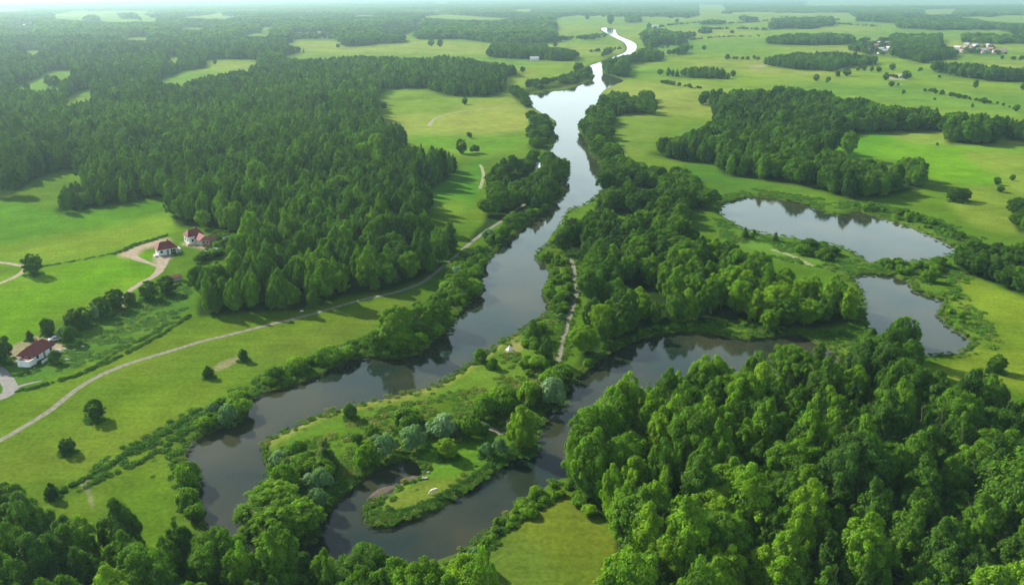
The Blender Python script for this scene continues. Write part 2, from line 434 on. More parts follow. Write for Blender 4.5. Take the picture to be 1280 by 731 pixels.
# ------------------------------------------------------------------ terrain
STEP_X, STEP_Y = 1.6, 1.25
xs = np.arange(-420, 1701, STEP_X)
ys_near = np.arange(1010, 40, -STEP_Y)
ys_far = []
yy = 40.0
while yy > -4.2:
    ys_far.append(yy); yy -= 0.5 if yy < 25 else 0.8
ysr = np.concatenate([ys_near, ys_far])
PX, PY = np.meshgrid(xs, ysr)
GX, GY = ground(PX, PY)
lastx, lasty = GX[-1] / GY[-1].max() * 44000.0, np.full(len(xs), 44000.0)
GX = np.vstack([GX, lastx]); GY = np.vstack([GY, lasty])
PX = np.vstack([PX, PX[-1]]); PY = np.vstack([PY, PY[-1]])
nr, nc = GX.shape

sdf = np.full(GX.shape, -60.0)
for nm, w in WATERS.items():
    ins = pip(GX, GY, w)
    d = seg_dist(GX, GY, w, True, 60.0)
    sdf = np.maximum(sdf, np.where(ins, d, -d))
wob = (fbm(GX * 0.35, GY * 0.35, 3) - 0.5) * 2.2 * np.clip(700.0 / np.hypot(GX, GY), 0, 1)
sd_ = sdf + wob
GZ = np.interp(sd_, [-60, -3.2, -1.0, 0.0, 1.5, 6.0], [0.0, 0.0, -0.35, WATER_Z, -1.3, -2.6])

def blur(a, r):
    if r < 1: return a
    k = 2 * r + 1
    for ax in (0, 1):
        p = np.concatenate([np.repeat(np.take(a, [0], ax), r + 1, ax), a, np.repeat(np.take(a, [-1], ax), r, ax)], ax)
        c = np.cumsum(p, ax)
        a = (np.take(c, range(k, c.shape[ax]), ax) - np.take(c, range(0, c.shape[ax] - k), ax)) / k
    return a

dist = np.hypot(GX, GY)
col = np.zeros(GX.shape + (3,))
# open grass: fresh green close by, paler and yellower out on the big meadows
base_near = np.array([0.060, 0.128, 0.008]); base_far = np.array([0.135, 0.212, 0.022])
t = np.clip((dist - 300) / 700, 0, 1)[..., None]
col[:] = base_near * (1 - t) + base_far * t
n_big = fbm(GX / 60, GY / 60, 4)[..., None]
n_mid = fbm(GX / 14 + 40, GY / 14, 4)[..., None]
def lay(c, mask, feather=2, amount=1.0):
    global col
    m = blur(mask.astype(float), feather)[..., None] * amount
    col = col * (1 - m) + np.array(c) * m
def region(poly, c, feather=2, amount=1.0):
    lay(c, pip(PX, PY, smooth(poly, True, 3)), feather, amount)
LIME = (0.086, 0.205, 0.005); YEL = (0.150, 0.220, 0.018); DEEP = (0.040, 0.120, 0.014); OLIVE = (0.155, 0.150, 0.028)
SOIL = (0.30, 0.24, 0.16); ROUGH = (0.060, 0.140, 0.018)
region([(-200,255),(0,248),(60,262),(130,258),(215,248),(222,280),(208,296),(140,318),(60,331),(30,337),(-200,350)], (0.066,0.162,0.010), 3)
region([(-60,318),(60,300),(140,285),(205,268),(222,280),(205,294),(140,314),(60,327),(0,326)], YEL, 6, 0.75)
region([(-200,360),(30,341),(60,333),(140,320),(195,318),(197,345),(160,368),(120,385),(60,405),(0,440),(-200,480)], LIME, 2)
region([(60,395),(125,365),(155,345),(175,350),(150,372),(90,398)], YEL, 4, 0.35)
region([(60,425),(130,400),(200,370),(240,352),(238,382),(220,400),(170,430),(120,450),(40,480),(0,490),(0,470)], ROUGH, 3)
region([(150,392),(205,372),(236,388),(205,412),(160,430),(110,440)], DEEP, 3, 0.5)
region([(-100,560),(0,510),(60,478),(140,452),(260,415),(400,385),(500,368),(520,370),(470,400),(400,440),(300,475),(240,520),(120,590),(60,600),(0,600),(-100,600)], (0.094,0.152,0.012), 8, 0.8)
region([(300,440),(420,400),(510,372),(540,378),(500,410),(420,445),(330,470)], (0.10,0.12,0.022), 6, 0.35)
region([(480,113),(556,119),(586,121),(630,118),(660,140),(662,158),(657,178),(626,188),(606,198),(580,195),(540,180),(500,172),(480,150),(470,140)], (0.125,0.200,0.025), 3)
region([(541,150),(556,144),(590,138),(630,136),(658,146),(660,158),(640,164),(580,162),(545,160)], (0.175,0.225,0.035), 2)
region([(500,165),(600,168),(655,166),(655,180),(626,188),(600,196),(560,188),(520,180)], (0.085,0.195,0.014), 3, 0.8)
region([(520,246),(560,222),(600,198),(606,215),(600,240),(585,262),(562,272),(540,262)], (0.060,0.170,0.014), 2)
region([(535,268),(556,252),(580,250),(580,262),(562,272)], YEL, 4, 0.5)
region([(1010,183),(1025,173),(1085,167),(1190,167),(1240,182),(1280,184),(1500,200),(1500,235),(1280,228),(1200,230),(1165,215),(1112,198),(1060,198)], (0.080,0.205,0.012), 2)
region([(1090,188),(1160,180),(1240,186),(1290,196),(1290,222),(1200,228),(1165,222),(1130,205)], (0.110,0.235,0.010), 3, 0.9)
region([(1200,190),(1260,190),(1500,205),(1500,300),(1260,290),(1200,270),(1190,240),(1260,232),(1235,214)], (0.150,0.215,0.026), 4)
region([(1150,470),(1215,440),(1200,400),(1190,360),(1215,345),(1290,372),(1500,390),(1500,520),(1280,490)], (0.140,0.200,0.016), 6, 0.85)
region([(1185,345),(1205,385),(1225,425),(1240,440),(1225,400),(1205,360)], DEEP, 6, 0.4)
region([(700,614),(735,634),(757,658),(776,680),(778,790),(600,790),(615,710),(640,660),(670,630)], (0.105,0.135,0.013), 6, 0.9)
region([(600,700),(640,668),(680,690),(690,740),(600,760)], (0.10,0.15,0.024), 8, 0.6)
region([(470,480),(560,470),(640,425),(668,420),(690,450),(640,480),(560,500),(430,535),(340,556),(345,545),(420,515)], (0.085,0.165,0.016), 4, 0.9)
region([(535,560),(580,560),(640,556),(664,560),(600,600),(540,632),(490,648),(462,650),(470,628),(500,610)], (0.080,0.175,0.014), 3)
region([(505,612),(535,600),(575,596),(600,588),(575,612),(540,628),(505,640),(478,645),(480,630)], (0.135,0.170,0.022), 3, 0.8)
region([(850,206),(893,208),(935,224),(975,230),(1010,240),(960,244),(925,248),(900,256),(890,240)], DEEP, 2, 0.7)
region([(895,270),(905,280),(950,296),(985,300),(1050,318),(1080,330),(1066,342),(1010,334),(960,320),(925,312),(900,295)], (0.080,0.160,0.020), 3, 0.9)
region([(830,150),(800,200),(775,190),(770,160),(800,145)], (0.130,0.200,0.030), 3, 0.7)
# stubble strips and pale hay on the far meadows
stripes = 0.5 + 0.5 * np.sin(GY / 23.0 + GX / 90.0 + 6 * n_big[..., 0])
far_m = np.clip((dist - 600) / 500, 0, 1)
col *= (1 + (0.13 * (stripes - 0.5) * far_m))[..., None]
fieldn = vnoise(GX / 220 + 9 + 0.5 * n_big[..., 0], GY / 160 + 3)
lay((0.205,0.235,0.050), (fieldn > 0.62) & (dist > 620), 3, 0.6)
lay((0.085,0.185,0.030), (fieldn < 0.34) & (dist > 620), 3, 0.55)
region([(331,556),(334,549),(388,522),(430,506),(490,493),(538,480),(568,464),(592,449),(627,424),(657,406),(658,414),(630,432),(596,458),(570,474),(540,490),(492,503),(432,516),(390,531),(340,556)], (0.185,0.215,0.040), 2, 0.9)
region([(470,655),(476,659),(509,653),(539,640),(576,620),(613,596),(640,576),(664,561),(655,560),(620,580),(575,610),(538,630),(506,644),(480,650)], (0.090,0.215,0.010), 2, 0.9)
# bare earth
region([(1114,94),(1133,94),(1134,99),(1112,99)], (0.34,0.32,0.24), 1)
region([(937,84),(952,81),(958,84),(938,87)], SOIL, 1, 0.7)
region([(266,462),(276,452),(296,446),(300,450),(286,458),(276,462)], SOIL, 1, 0.9)
region([(630,440),(640,428),(652,424),(656,432),(648,440),(640,444)], (0.22,0.20,0.07), 2, 0.8)
region([(466,648),(472,638),(484,644),(478,652)], (0.20,0.17,0.09), 1, 0.9)
region([(99,606),(107,598),(114,602),(113,612),(117,628),(113,632),(108,614)], (0.22,0.20,0.15), 1, 0.8)
region([(6,443),(16,432),(40,422),(56,418),(62,428),(72,424),(82,432),(74,440),(58,436),(30,452),(14,452)], SOIL, 1, 0.95)
region([(146,316),(162,310),(182,303),(200,298),(216,300),(200,306),(180,312),(172,320),(164,322),(152,322)], (0.33,0.25,0.16), 2, 0.9)
region([(190,326),(200,316),(212,314),(216,320),(206,330),(200,336)], (0.30,0.25,0.18), 2, 0.9)
region([(225,305),(240,303),(262,306),(258,312),(240,309)], (0.34,0.28,0.20), 1, 0.8)
for poly, an, wl_, am in [
 ([(-200,360),(30,341),(60,333),(140,320),(195,318),(197,345),(160,368),(120,385),(60,405),(0,440),(-200,480)], 0.35, 5.5, 0.05),
 ([(-200,255),(0,248),(60,262),(130,258),(215,248),(222,280),(208,296),(140,318),(60,331),(30,337),(-200,350)], 0.5, 7.0, 0.05),
 ([(1010,183),(1085,167),(1190,167),(1500,200),(1500,290),(1260,290),(1200,235),(1112,198)], 0.15, 9.0, 0.06),
 ([(541,150),(556,144),(590,138),(630,136),(658,146),(660,158),(640,164),(580,162)], 0.3, 8.0, 0.06),
 ([(1170,460),(1220,440),(1200,400),(1215,350),(1500,390),(1500,520)], 0.9, 5.0, 0.05),
 ([(700,614),(735,634),(776,680),(778,790),(600,790),(640,660)], 1.1, 2.6, 0.05)]:
    mm_ = blur(pip(PX, PY, np.array(poly, float)).astype(float), 2)
    ph = (GX * math.cos(an) + GY * math.sin(an)) / wl_ * 2 * math.pi + 2.5 * n_big[..., 0]
    col *= (1 + 0.5 * am * np.sin(ph) * mm_)[..., None]
# damp margins and mud flat of the little inlet
shore = np.interp(sd_, [-7.0, -1.6, -0.3], [0.0, 0.25, 0.75])[..., None]
col = col * (1 - shore) + np.array([0.045, 0.060, 0.020]) * shore
under = (sd_ > 0.4).astype(float)[..., None]
col = col * (1 - under) + np.array([0.05, 0.045, 0.03]) * under
mudp = smooth([(440,614),(455,602),(475,590),(496,582),(516,579),(524,584),(523,592),(504,601),(478,618),(466,627),(452,625),(444,622)], True, 3)
mud = blur(pip(PX, PY, mudp).astype(float), 2)
mn = fbm(GX / 3.0, GY / 3.0, 4)
flat = mud * np.clip((mn - 0.33) * 6, 0, 1)
edge_strip = blur(pip(PX, PY, smooth([(455,622),(470,606),(490,601),(502,592),(512,590),(522,589),(524,593),(504,602),(478,618),(466,627)], True, 3)).astype(float), 1)
flat = np.maximum(flat * 0.9, edge_strip)
GZ = np.maximum(GZ, np.where(mud > 0.02, -2.0 + 1.26 * flat, -9))
lay((0.125,0.098,0.080), (flat > 0.3) & (mud > 0.3), 1, 0.9)
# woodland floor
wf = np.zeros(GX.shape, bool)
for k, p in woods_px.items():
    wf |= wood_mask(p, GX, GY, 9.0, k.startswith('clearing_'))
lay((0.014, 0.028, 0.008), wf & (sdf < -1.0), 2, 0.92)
dry = np.clip((fbm(GX / 48 + 21, GY / 48 + 4, 4) - 0.46) * 4, 0, 1)[..., None] * np.clip(1.4 - dist / 600, 0, 1)[..., None] * (sd_ < -2)[..., None] * (~wf)[..., None]
col = col * (1 - 0.38 * dry) + np.array([0.118, 0.150, 0.018]) * 0.38 * dry
wet = np.clip((fbm(GX / 30 + 71, GY / 30 + 14, 4) - 0.52) * 5, 0, 1)[..., None] * (sd_ < -2)[..., None] * (~wf)[..., None]
col = col * (1 - 0.30 * wet) + np.array([0.035, 0.098, 0.008]) * 0.30 * wet
# patchiness of the sward
col *= 0.80 + 0.24 * n_mid + 0.16 * n_big
col = np.clip(col, 0.004, 0.9)
V = np.stack([GX, GY, GZ], -1).reshape(-1, 3)
ii = np.arange(nr * nc).reshape(nr, nc)
F = np.stack([ii[:-1, :-1], ii[:-1, 1:], ii[1:, 1:], ii[1:, :-1]], -1).reshape(-1, 4)

m, t_, o_ = mat('meadow ground')
at = N(t_, 'ShaderNodeAttribute', attribute_name='col')
b = N(t_, 'ShaderNodeBsdfPrincipled'); b.inputs['Roughness'].default_value = 0.95; b.inputs['Specular IOR Level'].default_value = 0.0
geo = N(t_, 'ShaderNodeNewGeometry')
prev = at.outputs['Color']
mp = N(t_, 'ShaderNodeMapping'); mp.inputs['Rotation'].default_value = (0, 0, -0.62); mp.inputs['Scale'].default_value = (0.06, 0.45, 1.0)
L(t_, geo.outputs['Position'], mp.inputs['Vector'])
ns = N(t_, 'ShaderNodeTexNoise'); ns.inputs['Scale'].default_value = 1.0; ns.inputs['Detail'].default_value = 4
L(t_, mp.outputs[0], ns.inputs['Vector'])
mr = N(t_, 'ShaderNodeMapRange'); mr.inputs[1].default_value = 0.3; mr.inputs[2].default_value = 0.7; mr.inputs[3].default_value = 0.91; mr.inputs[4].default_value = 1.09
L(t_, ns.outputs['Fac'], mr.inputs[0])
vm = N(t_, 'ShaderNodeVectorMath', operation='SCALE'); L(t_, prev, vm.inputs[0]); L(t_, mr.outputs[0], vm.inputs['Scale'])
prev = vm.outputs[0]
for sc_, lo, hi, det in ((0.9, 0.76, 1.24, 6), (0.11, 0.86, 1.14, 5), (0.017, 0.88, 1.12, 4)):
    ns = N(t_, 'ShaderNodeTexNoise'); ns.inputs['Scale'].default_value = sc_; ns.inputs['Detail'].default_value = det; ns.inputs['Roughness'].default_value = 0.62
    L(t_, geo.outputs['Position'], ns.inputs['Vector'])
    mr = N(t_, 'ShaderNodeMapRange'); mr.inputs[1].default_value = 0.32; mr.inputs[2].default_value = 0.68; mr.inputs[3].default_value = lo; mr.inputs[4].default_value = hi
    L(t_, ns.outputs['Fac'], mr.inputs[0])
    vm = N(t_, 'ShaderNodeVectorMath', operation='SCALE'); L(t_, prev, vm.inputs[0]); L(t_, mr.outputs[0], vm.inputs['Scale'])
    prev = vm.outputs[0]
    if sc_ == 0.9:
        bp = N(t_, 'ShaderNodeBump'); bp.inputs['Strength'].default_value = 0.55; bp.inputs['Distance'].default_value = 0.35
        L(t_, ns.outputs['Fac'], bp.inputs['Height']); L(t_, bp.outputs[0], b.inputs['Normal'])
L(t_, prev, b.inputs['Base Color']); L(t_, b.outputs[0], o_.inputs[0])
colA = np.concatenate([col, np.ones(GX.shape + (1,))], -1)
gme = np_mesh('ground', V, F, [m], {'col': ('FLOAT_COLOR', colA)}, smooth_=True)
tag(link('ground', gme), kind='structure')

# water sheets
m, t_, o_ = mat('still river water')
b = N(t_, 'ShaderNodeBsdfPrincipled')
b.inputs['Base Color'].default_value = (0.030, 0.030, 0.020, 1); b.inputs['Roughness'].default_value = 0.05; b.inputs['IOR'].default_value = 1.34
geo = N(t_, 'ShaderNodeNewGeometry')
ns = N(t_, 'ShaderNodeTexNoise'); ns.inputs['Scale'].default_value = 0.035; ns.inputs['Detail'].default_value = 4
L(t_, geo.outputs['Position'], ns.inputs['Vector'])
rp = N(t_, 'ShaderNodeValToRGB')
rp.color_ramp.elements[0].position = 0.35; rp.color_ramp.elements[0].color = (0.012, 0.024, 0.018, 1)
rp.color_ramp.elements[1].position = 0.70; rp.color_ramp.elements[1].color = (0.048, 0.047, 0.022, 1)
L(t_, ns.outputs['Fac'], rp.inputs[0]); L(t_, rp.outputs[0], b.inputs['Base Color'])
n2 = N(t_, 'ShaderNodeTexNoise'); n2.inputs['Scale'].default_value = 1.3; n2.inputs['Detail'].default_value = 3
L(t_, geo.outputs['Position'], n2.inputs['Vector'])
bp = N(t_, 'ShaderNodeBump'); bp.inputs['Strength'].default_value = 0.05; bp.inputs['Distance'].default_value = 0.2
L(t_, n2.outputs['Fac'], bp.inputs['Height']); L(t_, bp.outputs[0], b.inputs['Normal'])
L(t_, b.outputs[0], o_.inputs[0])
M_WATER = m
def offset_poly(p, d):
    n = len(p)
    area = 0.5 * np.sum(p[:, 0] * np.roll(p[:, 1], -1) - np.roll(p[:, 0], -1) * p[:, 1])
    tng = np.roll(p, -1, 0) - np.roll(p, 1, 0)
    tng /= np.linalg.norm(tng, axis=1, keepdims=True) + 1e-9
    nrm = np.stack([tng[:, 1], -tng[:, 0]], 1) * (1 if area > 0 else -1)
    return p + nrm * d
for nm, w in WATERS.items():
    q = offset_poly(w, 1.8)
    tri = tessellate_polygon([[Vector((a, b_, 0)) for a, b_ in q]])
    Vw = np.concatenate([q, np.full((len(q), 1), WATER_Z)], 1)
    Ft = []
    for a, b_, c in tri:
        ar = (q[b_, 0]-q[a, 0])*(q[c, 1]-q[a, 1]) - (q[b_, 1]-q[a, 1])*(q[c, 0]-q[a, 0])
        Ft.append((a, b_, c) if ar > 0 else (a, c, b_))
    tag(link('river' if nm == 'river' else 'pond', np_mesh(nm, Vw, Ft, [M_WATER])), kind='structure')

# paths, tracks and the road: ribbons a few millimetres above the turf
M_PATH = simple('trodden gravel path', (0.150, 0.145, 0.100), 0.95, 0.35, 0.8)
M_DIRT = simple('dirt track', (0.24, 0.19, 0.125), 0.95, 0.30, 0.6)
M_ROAD = simple('grey lane surface', (0.17, 0.165, 0.15), 0.95, 0.2, 0.8)
M_TURFPATH = simple('worn turf track', (0.20, 0.21, 0.09), 0.95, 0.4, 0.8)
def ribbon(name, pts, width, m, z=0.03, seed=0, wmul=None):
    p = smooth(pts, False, 10)
    gx, gy = ground(p[:, 0], p[:, 1])
    p = np.stack([gx, gy], 1)
    tng = np.gradient(p, axis=0); tng /= np.linalg.norm(tng, axis=1, keepdims=True) + 1e-9
    nrm = np.stack([-tng[:, 1], tng[:, 0]], 1)
    s = np.cumsum(np.r_[0, np.linalg.norm(np.diff(p, axis=0), axis=1)])
    wl = width / 2 * (0.75 + 0.5 * fbm(s / 4 + seed, s * 0 + 1.7, 3)); wr = width / 2 * (0.75 + 0.5 * fbm(s / 4 + seed, s * 0 + 9.2, 3))
    if wmul is not None:
        k = np.interp(np.linspace(0, 1, len(s)), np.linspace(0, 1, len(wmul)), wmul); wl = wl * k; wr = wr * k
    a = p + nrm * wl[:, None]; b_ = p - nrm * wr[:, None]
    Vr = np.concatenate([np.c_[a, np.full(len(a), z)], np.c_[b_, np.full(len(a), z)]])
    n = len(a); i = np.arange(n - 1)
    Fr = np.stack([i + n, i + n + 1, i + 1, i], 1)
    tag(link(name, np_mesh(name, Vr, Fr, [m])), kind='structure')
    return p
MAIN_PATH = [(-60,580),(-1,551),(27,535),(61,514),(98,485),(134,465),(175,450),(215,438),(255,426),(296,416),(336,406),(383,394.5),(430,381),(459,373),(492,366),(526,354),(549,337),(569,321),(586,305.5),(606,290),(626,277),(643,263.5),(657,255)]
ribbon('path', MAIN_PATH, 1.8, M_PATH, 0.03, 1)
WOOD_PATH = [(713,322),(718,338),(719,352),(721,364),(716,384),(711,398),(707,415),(702,431),(699,446),(690,465),(676,482),(660,500),(640,520),(628,541),(612,534),(600,529)]
WPATH = ribbon('path', WOOD_PATH, 1.6, M_PATH, 0.034, 2)
ribbon('driveway', [(150,392),(156,376),(160,366),(174,355),(191,346),(200,337),(203,328),(206,320)], 2.5, M_DIRT, 0.03, 3, [0.8,0.9,0.9,1.1,1.5,2.0])
ribbon('driveway', [(199,334),(190,330),(181,327),(170,323),(163,318),(170,312),(185,307),(205,300)], 2.1, M_DIRT, 0.036, 4, [0.8,0.9,1.6,2.2,1.5,1.0])
ribbon('track', [(-60,322),(0,328),(20,331),(32,334),(24,343),(0,354),(-40,366)], 2.0, M_DIRT, 0.03, 5)
ribbon('road', [(-40,452),(-8,460),(4,470),(11,479),(13,488),(4,495),(-30,505)], 3.6, M_ROAD, 0.03, 6)
ribbon('road', [(13,487),(30,481),(52,476)], 1.6, M_ROAD, 0.038, 7, [1,.8,.4])
ribbon('track', [(600,236),(604,222),(603,212),(600,206)], 2.0, M_TURFPATH, 0.03, 8)
ribbon('track', [(636,135),(612,136),(590,138),(570,141),(556,144),(545,148),(539,153),(537,158)], 3.2, M_TURFPATH, 0.03, 9, [.5,.6,.7,.9,1.4])
ribbon('track', [(964,312),(985,318),(1003,326),(1016,333)], 2.2, M_TURFPATH, 0.03, 10)

# ------------------------------------------------------------------ tree kinds
def cards_mesh(name, P, Nn, D, size, lv, mat_, extra=None, aspect=0.56):
    """diamond leaf sprays at P, facing Nn, pointing along D"""
    Nn = Nn / (np.linalg.norm(Nn, axis=1, keepdims=True) + 1e-9)
    D = D - Nn * np.sum(D * Nn, 1, keepdims=True)
    D = D / (np.linalg.norm(D, axis=1, keepdims=True) + 1e-9)
    Sd = np.cross(Nn, D)
    a = size[:, None] * 0.5; b = a * aspect
    fold = Nn * a * 0.18
    v = np.stack([P - D * a, P + Sd * b - fold, P + D * a - fold, P - Sd * b - fold], 1).reshape(-1, 3)
    f = np.arange(len(v)).reshape(-1, 4)
    return np_mesh(name, v, f, [mat_], {'lv': ('FLOAT', np.repeat(lv, 4))})

def unit(r, n):
    d = r.normal(size=(n, 3)); return d / np.linalg.norm(d, axis=1, keepdims=True)

def crown(name, seed, kind, ncards, cs, mat_=None, H=14.0, R=5.0, base=0.16, top_lv=0.0):
    """a crown as it hangs over the foot at the origin, total height H, radius R"""
    r = np.random.default_rng(seed)
    mat_ = mat_ or M_LEAF
    lob = []
    zb = H * base
    if kind == 'round':
        zc = (zb + H) / 2; hz = (H - zb) / 2
        n = 100
        d = unit(r, n * 4); d = d[d[:, 2] > -0.55][:n]
        for q in d:
            rr = R * r.uniform(0.10, 0.25)
            k = r.uniform(0.60, 0.95)
            lob.append((q[0] * R * k, q[1] * R * k, zc + q[2] * hz * (k + .04), rr, rr * r.uniform(0.7, 0.95)))
        lob.append((0, 0, zc, R * 0.72, hz * 0.78)); lob.append((0, 0, zc * .8, R * 0.6, hz * 0.7))
    elif kind == 'oval':
        nl = int(r.integers(1, 4)); lead = [(0.0, 0.0, 1.0)] + [(math.cos(q) * R * .42, math.sin(q) * R * .42, r.uniform(.78, .93)) for q in r.uniform(0, 6.28, nl)]
        sway = r.normal(size=2) * R * 0.10
        n = 130
        for i in range(n):
            t = (i + r.uniform(0, 1)) / n
            lx, ly, lh = lead[r.choice(len(lead))]
            wd = 1.0 if (lx, ly) == (0.0, 0.0) else 0.72
            prof = wd * math.sin(math.pi * min(1, 0.20 + 0.77 * t ** 0.85)) ** 0.8
            an = r.uniform(0, 2 * math.pi); k = r.uniform(0.35, 0.88) * prof
            rr = R * r.uniform(0.09, 0.22) * (0.65 + 0.45 * prof)
            z = zb + (H * lh - zb) * (0.05 + 0.87 * t)
            up = min(1, t * 1.6)
            lob.append((lx * up + sway[0] * t + math.cos(an) * R * k, ly * up + sway[1] * t + math.sin(an) * R * k, z, rr, rr * r.uniform(1.1, 2.0)))
        lob.append((sway[0], sway[1], H * 0.94, R * 0.16, H * 0.07))
        lob.append((0, 0, H * 0.50, R * 0.62, H * 0.36)); lob.append((0, 0, H * 0.3, R * 0.6, H * 0.2))
    elif kind == 'cluster':
        n = 13
        for i in range(n):
            an = r.uniform(0, 6.28); k = math.sqrt(r.uniform(0, 1)) * R
            rr = r.uniform(4.5, 7.5); h = r.uniform(0.72, 1.0) * H
            lob.append((math.cos(an) * k, math.sin(an) * k, h - rr * 1.2, rr, rr * 1.3))
    elif kind == 'bush':
        n = 16
        d = unit(r, n * 4); d = d[d[:, 2] > -0.2][:n]
        for q in d:
            rr = R * r.uniform(0.30, 0.50); k = r.uniform(0.4, 0.72)
            lob.append((q[0] * R * k, q[1] * R * k, max(rr * .55, H * 0.42 + q[2] * H * 0.36), rr, rr * 0.85))
    elif kind == 'spruce':
        nb = 150; nl = ncards
        bt = 1 - np.sqrt(r.uniform(0.0, 1, nb)); ban = r.uniform(0, 2 * np.pi, nb)
        bln = R * ((1 - bt) ** 0.75) * r.uniform(0.62, 1.12, nb)
        bi_ = r.choice(nb, nl, p=(bln + .3) / (bln + .3).sum())
        u = r.random(nl) ** 0.6
        rad = bln[bi_] * u
        an = ban[bi_] + r.normal(size=nl) * 0.16
        P = np.stack([np.cos(an) * rad, np.sin(an) * rad, zb + (H - zb) * bt[bi_] * 0.97 - rad * 0.30 + r.normal(size=nl) * 0.22 + 0.3], 1)
        out = np.stack([np.cos(an), np.sin(an), 0 * an], 1)
        Nn = out * 0.5 + np.array([0, 0, 1.0]) * 0.9 + r.normal(size=(nl, 3)) * 0.45
        D = out + np.array([0, 0, -0.55]) + r.normal(size=(nl, 3)) * 0.25
        lv = (0.75 + 0.5 * r.random(nl)) * (0.75 + 0.4 * u)
        return cards_mesh(name, P, Nn, D, cs * r.uniform(0.7, 1.3, nl), lv, mat_, aspect=0.42)
    lob = np.array(lob)
    w = lob[:, 3] ** 1.5 * lob[:, 4] ** 0.5; w /= w.sum()
    li = r.choice(len(lob), ncards, p=w)
    d = unit(r, ncards)
    cen = np.array([0, 0, H * 0.5 if kind != 'cluster' else H * 0.3])
    outw = lob[li, :3] - cen; outw /= np.linalg.norm(outw, axis=1, keepdims=True) + 1e-6
    flip = (np.sum(d * outw, 1) < -0.25) & (kind != 'cluster')
    d[flip] *= -1
    rad = (0.55 + 0.42 * r.random(ncards) ** 0.7 + 0.34 * r.random(ncards) ** 4)[:, None]
    P = lob[li, :3] + d * np.stack([lob[li, 3], lob[li, 3], lob[li, 4]], 1) * rad
    P[:, 2] = np.maximum(P[:, 2], 0.12)
    Nn = d + np.array([0, 0, 0.55]) + r.normal(size=(ncards, 3)) * 0.55
    D = d * np.array([1, 1, 0]) + np.array([0, 0, -0.75]) + r.normal(size=(ncards, 3)) * 0.45
    lobv = r.uniform(0.78, 1.22, len(lob))
    lv = lobv[li] * (0.72 + 0.56 * r.random(ncards))
    return cards_mesh(name, P, Nn, D, cs * r.uniform(0.65, 1.35, ncards), lv, mat_)

def trunk_mesh(name, seed, H=14.0, m=None, conifer=False):
    r = np.random.default_rng(seed)
    bm = bmesh.new()
    def limb(pts, rads, seg=7):
        rings = []
        for i, (p, rr) in enumerate(zip(pts, rads)):
            p = Vector(p)
            dirv = (Vector(pts[min(i + 1, len(pts) - 1)]) - Vector(pts[max(i - 1, 0)])).normalized()
            s = dirv.orthogonal().normalized(); u = dirv.cross(s)
            rings.append([bm.verts.new(p + (s * math.cos(k * 2 * math.pi / seg) + u * math.sin(k * 2 * math.pi / seg)) * rr) for k in range(seg)])
        for a, b in zip(rings, rings[1:]):
            for k in range(seg):
                bm.faces.new((a[k], a[(k + 1) % seg], b[(k + 1) % seg], b[k]))
        bm.faces.new(rings[-1]); bm.faces.new(list(reversed(rings[0])))
    n = 7
    pts = [(r.normal() * 0.10 * i, r.normal() * 0.10 * i, H * (0.9 if conifer else 0.72) * i / (n - 1)) for i in range(n)]
    limb(pts, [0.30 * (1 - 0.86 * i / (n - 1)) + (0.12 if i == 0 else 0) for i in range(n)])
    if not conifer:
        for k in range(9):
            i = r.integers(2, n - 1); p0 = Vector(pts[i]); an = r.uniform(0, 6.28); ln = H * r.uniform(0.16, 0.27)
            q = [p0, p0 + Vector((math.cos(an) * ln * .5, math.sin(an) * ln * .5, ln * .38)), p0 + Vector((math.cos(an) * ln * .95, math.sin(an) * ln * .95, ln * .9))]
            limb(q, [0.12, 0.08, 0.03], 5)
    me = bpy.data.meshes.new(name); bm.normal_update(); bm.to_mesh(me); bm.free()
    me.materials.append(m or M_BARK)
    for p in me.polygons: p.use_smooth = True
    return me

NEAR, MID, FAR = {}, {}, {}
KINDS = [('oval', 6), ('round', 5), ('spruce', 2)]
for kd, n in KINDS:
    hh, rr, bs = {'oval': (14, 4.4, 0.10), 'round': (14, 5.2, 0.14), 'spruce': (14, 3.6, 0.06)}[kd]
    NEAR[kd] = [crown('crown', 100 + i, kd, 30000 if kd != 'spruce' else 15000, 0.37, H=hh, R=rr, base=bs) for i in range(n)]
    MID[kd] = [crown('crown', 200 + i, kd, 4200, 0.95, H=hh, R=rr, base=bs) for i in range(n)]
    FAR[kd] = [crown('crown', 300 + i, kd, 520, 2.5, H=hh, R=rr, base=bs) for i in range(n)]
LONEC = [crown('crown', 150 + i, 'round', 16000, 0.50, H=14, R=5.2, base=-0.04) for i in range(4)]
CLUST = [crown('crown', 400 + i, 'cluster', 1500, 4.2, H=14, R=30) for i in range(4)]
TRUNKS = [trunk_mesh('trunk', 500 + i) for i in range(4)]
TRUNK_PALE = [trunk_mesh('trunk', 520 + i, m=M_BIRCH) for i in range(2)]
TRUNK_CON = [trunk_mesh('trunk', 540, conifer=True)]
BUSH = [crown('bush', 600 + i, 'bush', 3600, 0.42, H=3.4, R=2.2) for i in range(5)]
WILLOW = [crown('willow_bush', 650 + i, 'bush', 3800, 0.38, M_SILVER, H=3.4, R=2.2) for i in range(3)]
def herb(seed, n=120):
    r = np.random.default_rng(seed)
    an = r.uniform(0, 6.28, n); rad = np.sqrt(r.random(n)) * 1.0; h = r.uniform(0.2, 1.0, n) * (1 - 0.45 * rad)
    P = np.stack([np.cos(an) * rad, np.sin(an) * rad, h], 1)
    Nn = r.normal(size=(n, 3)) * 0.7 + np.array([0, 0, 0.7]) + P * np.array([.6, .6, 0])
    D = r.normal(size=(n, 3)) * 0.5 + np.array([0, 0, 0.7])
    return cards_mesh('herb', P, Nn, D, r.uniform(0.25, 0.6, n), r.uniform(0.7, 1.3, n), M_HERB)
HERB = [herb(700 + i) for i in range(5)]

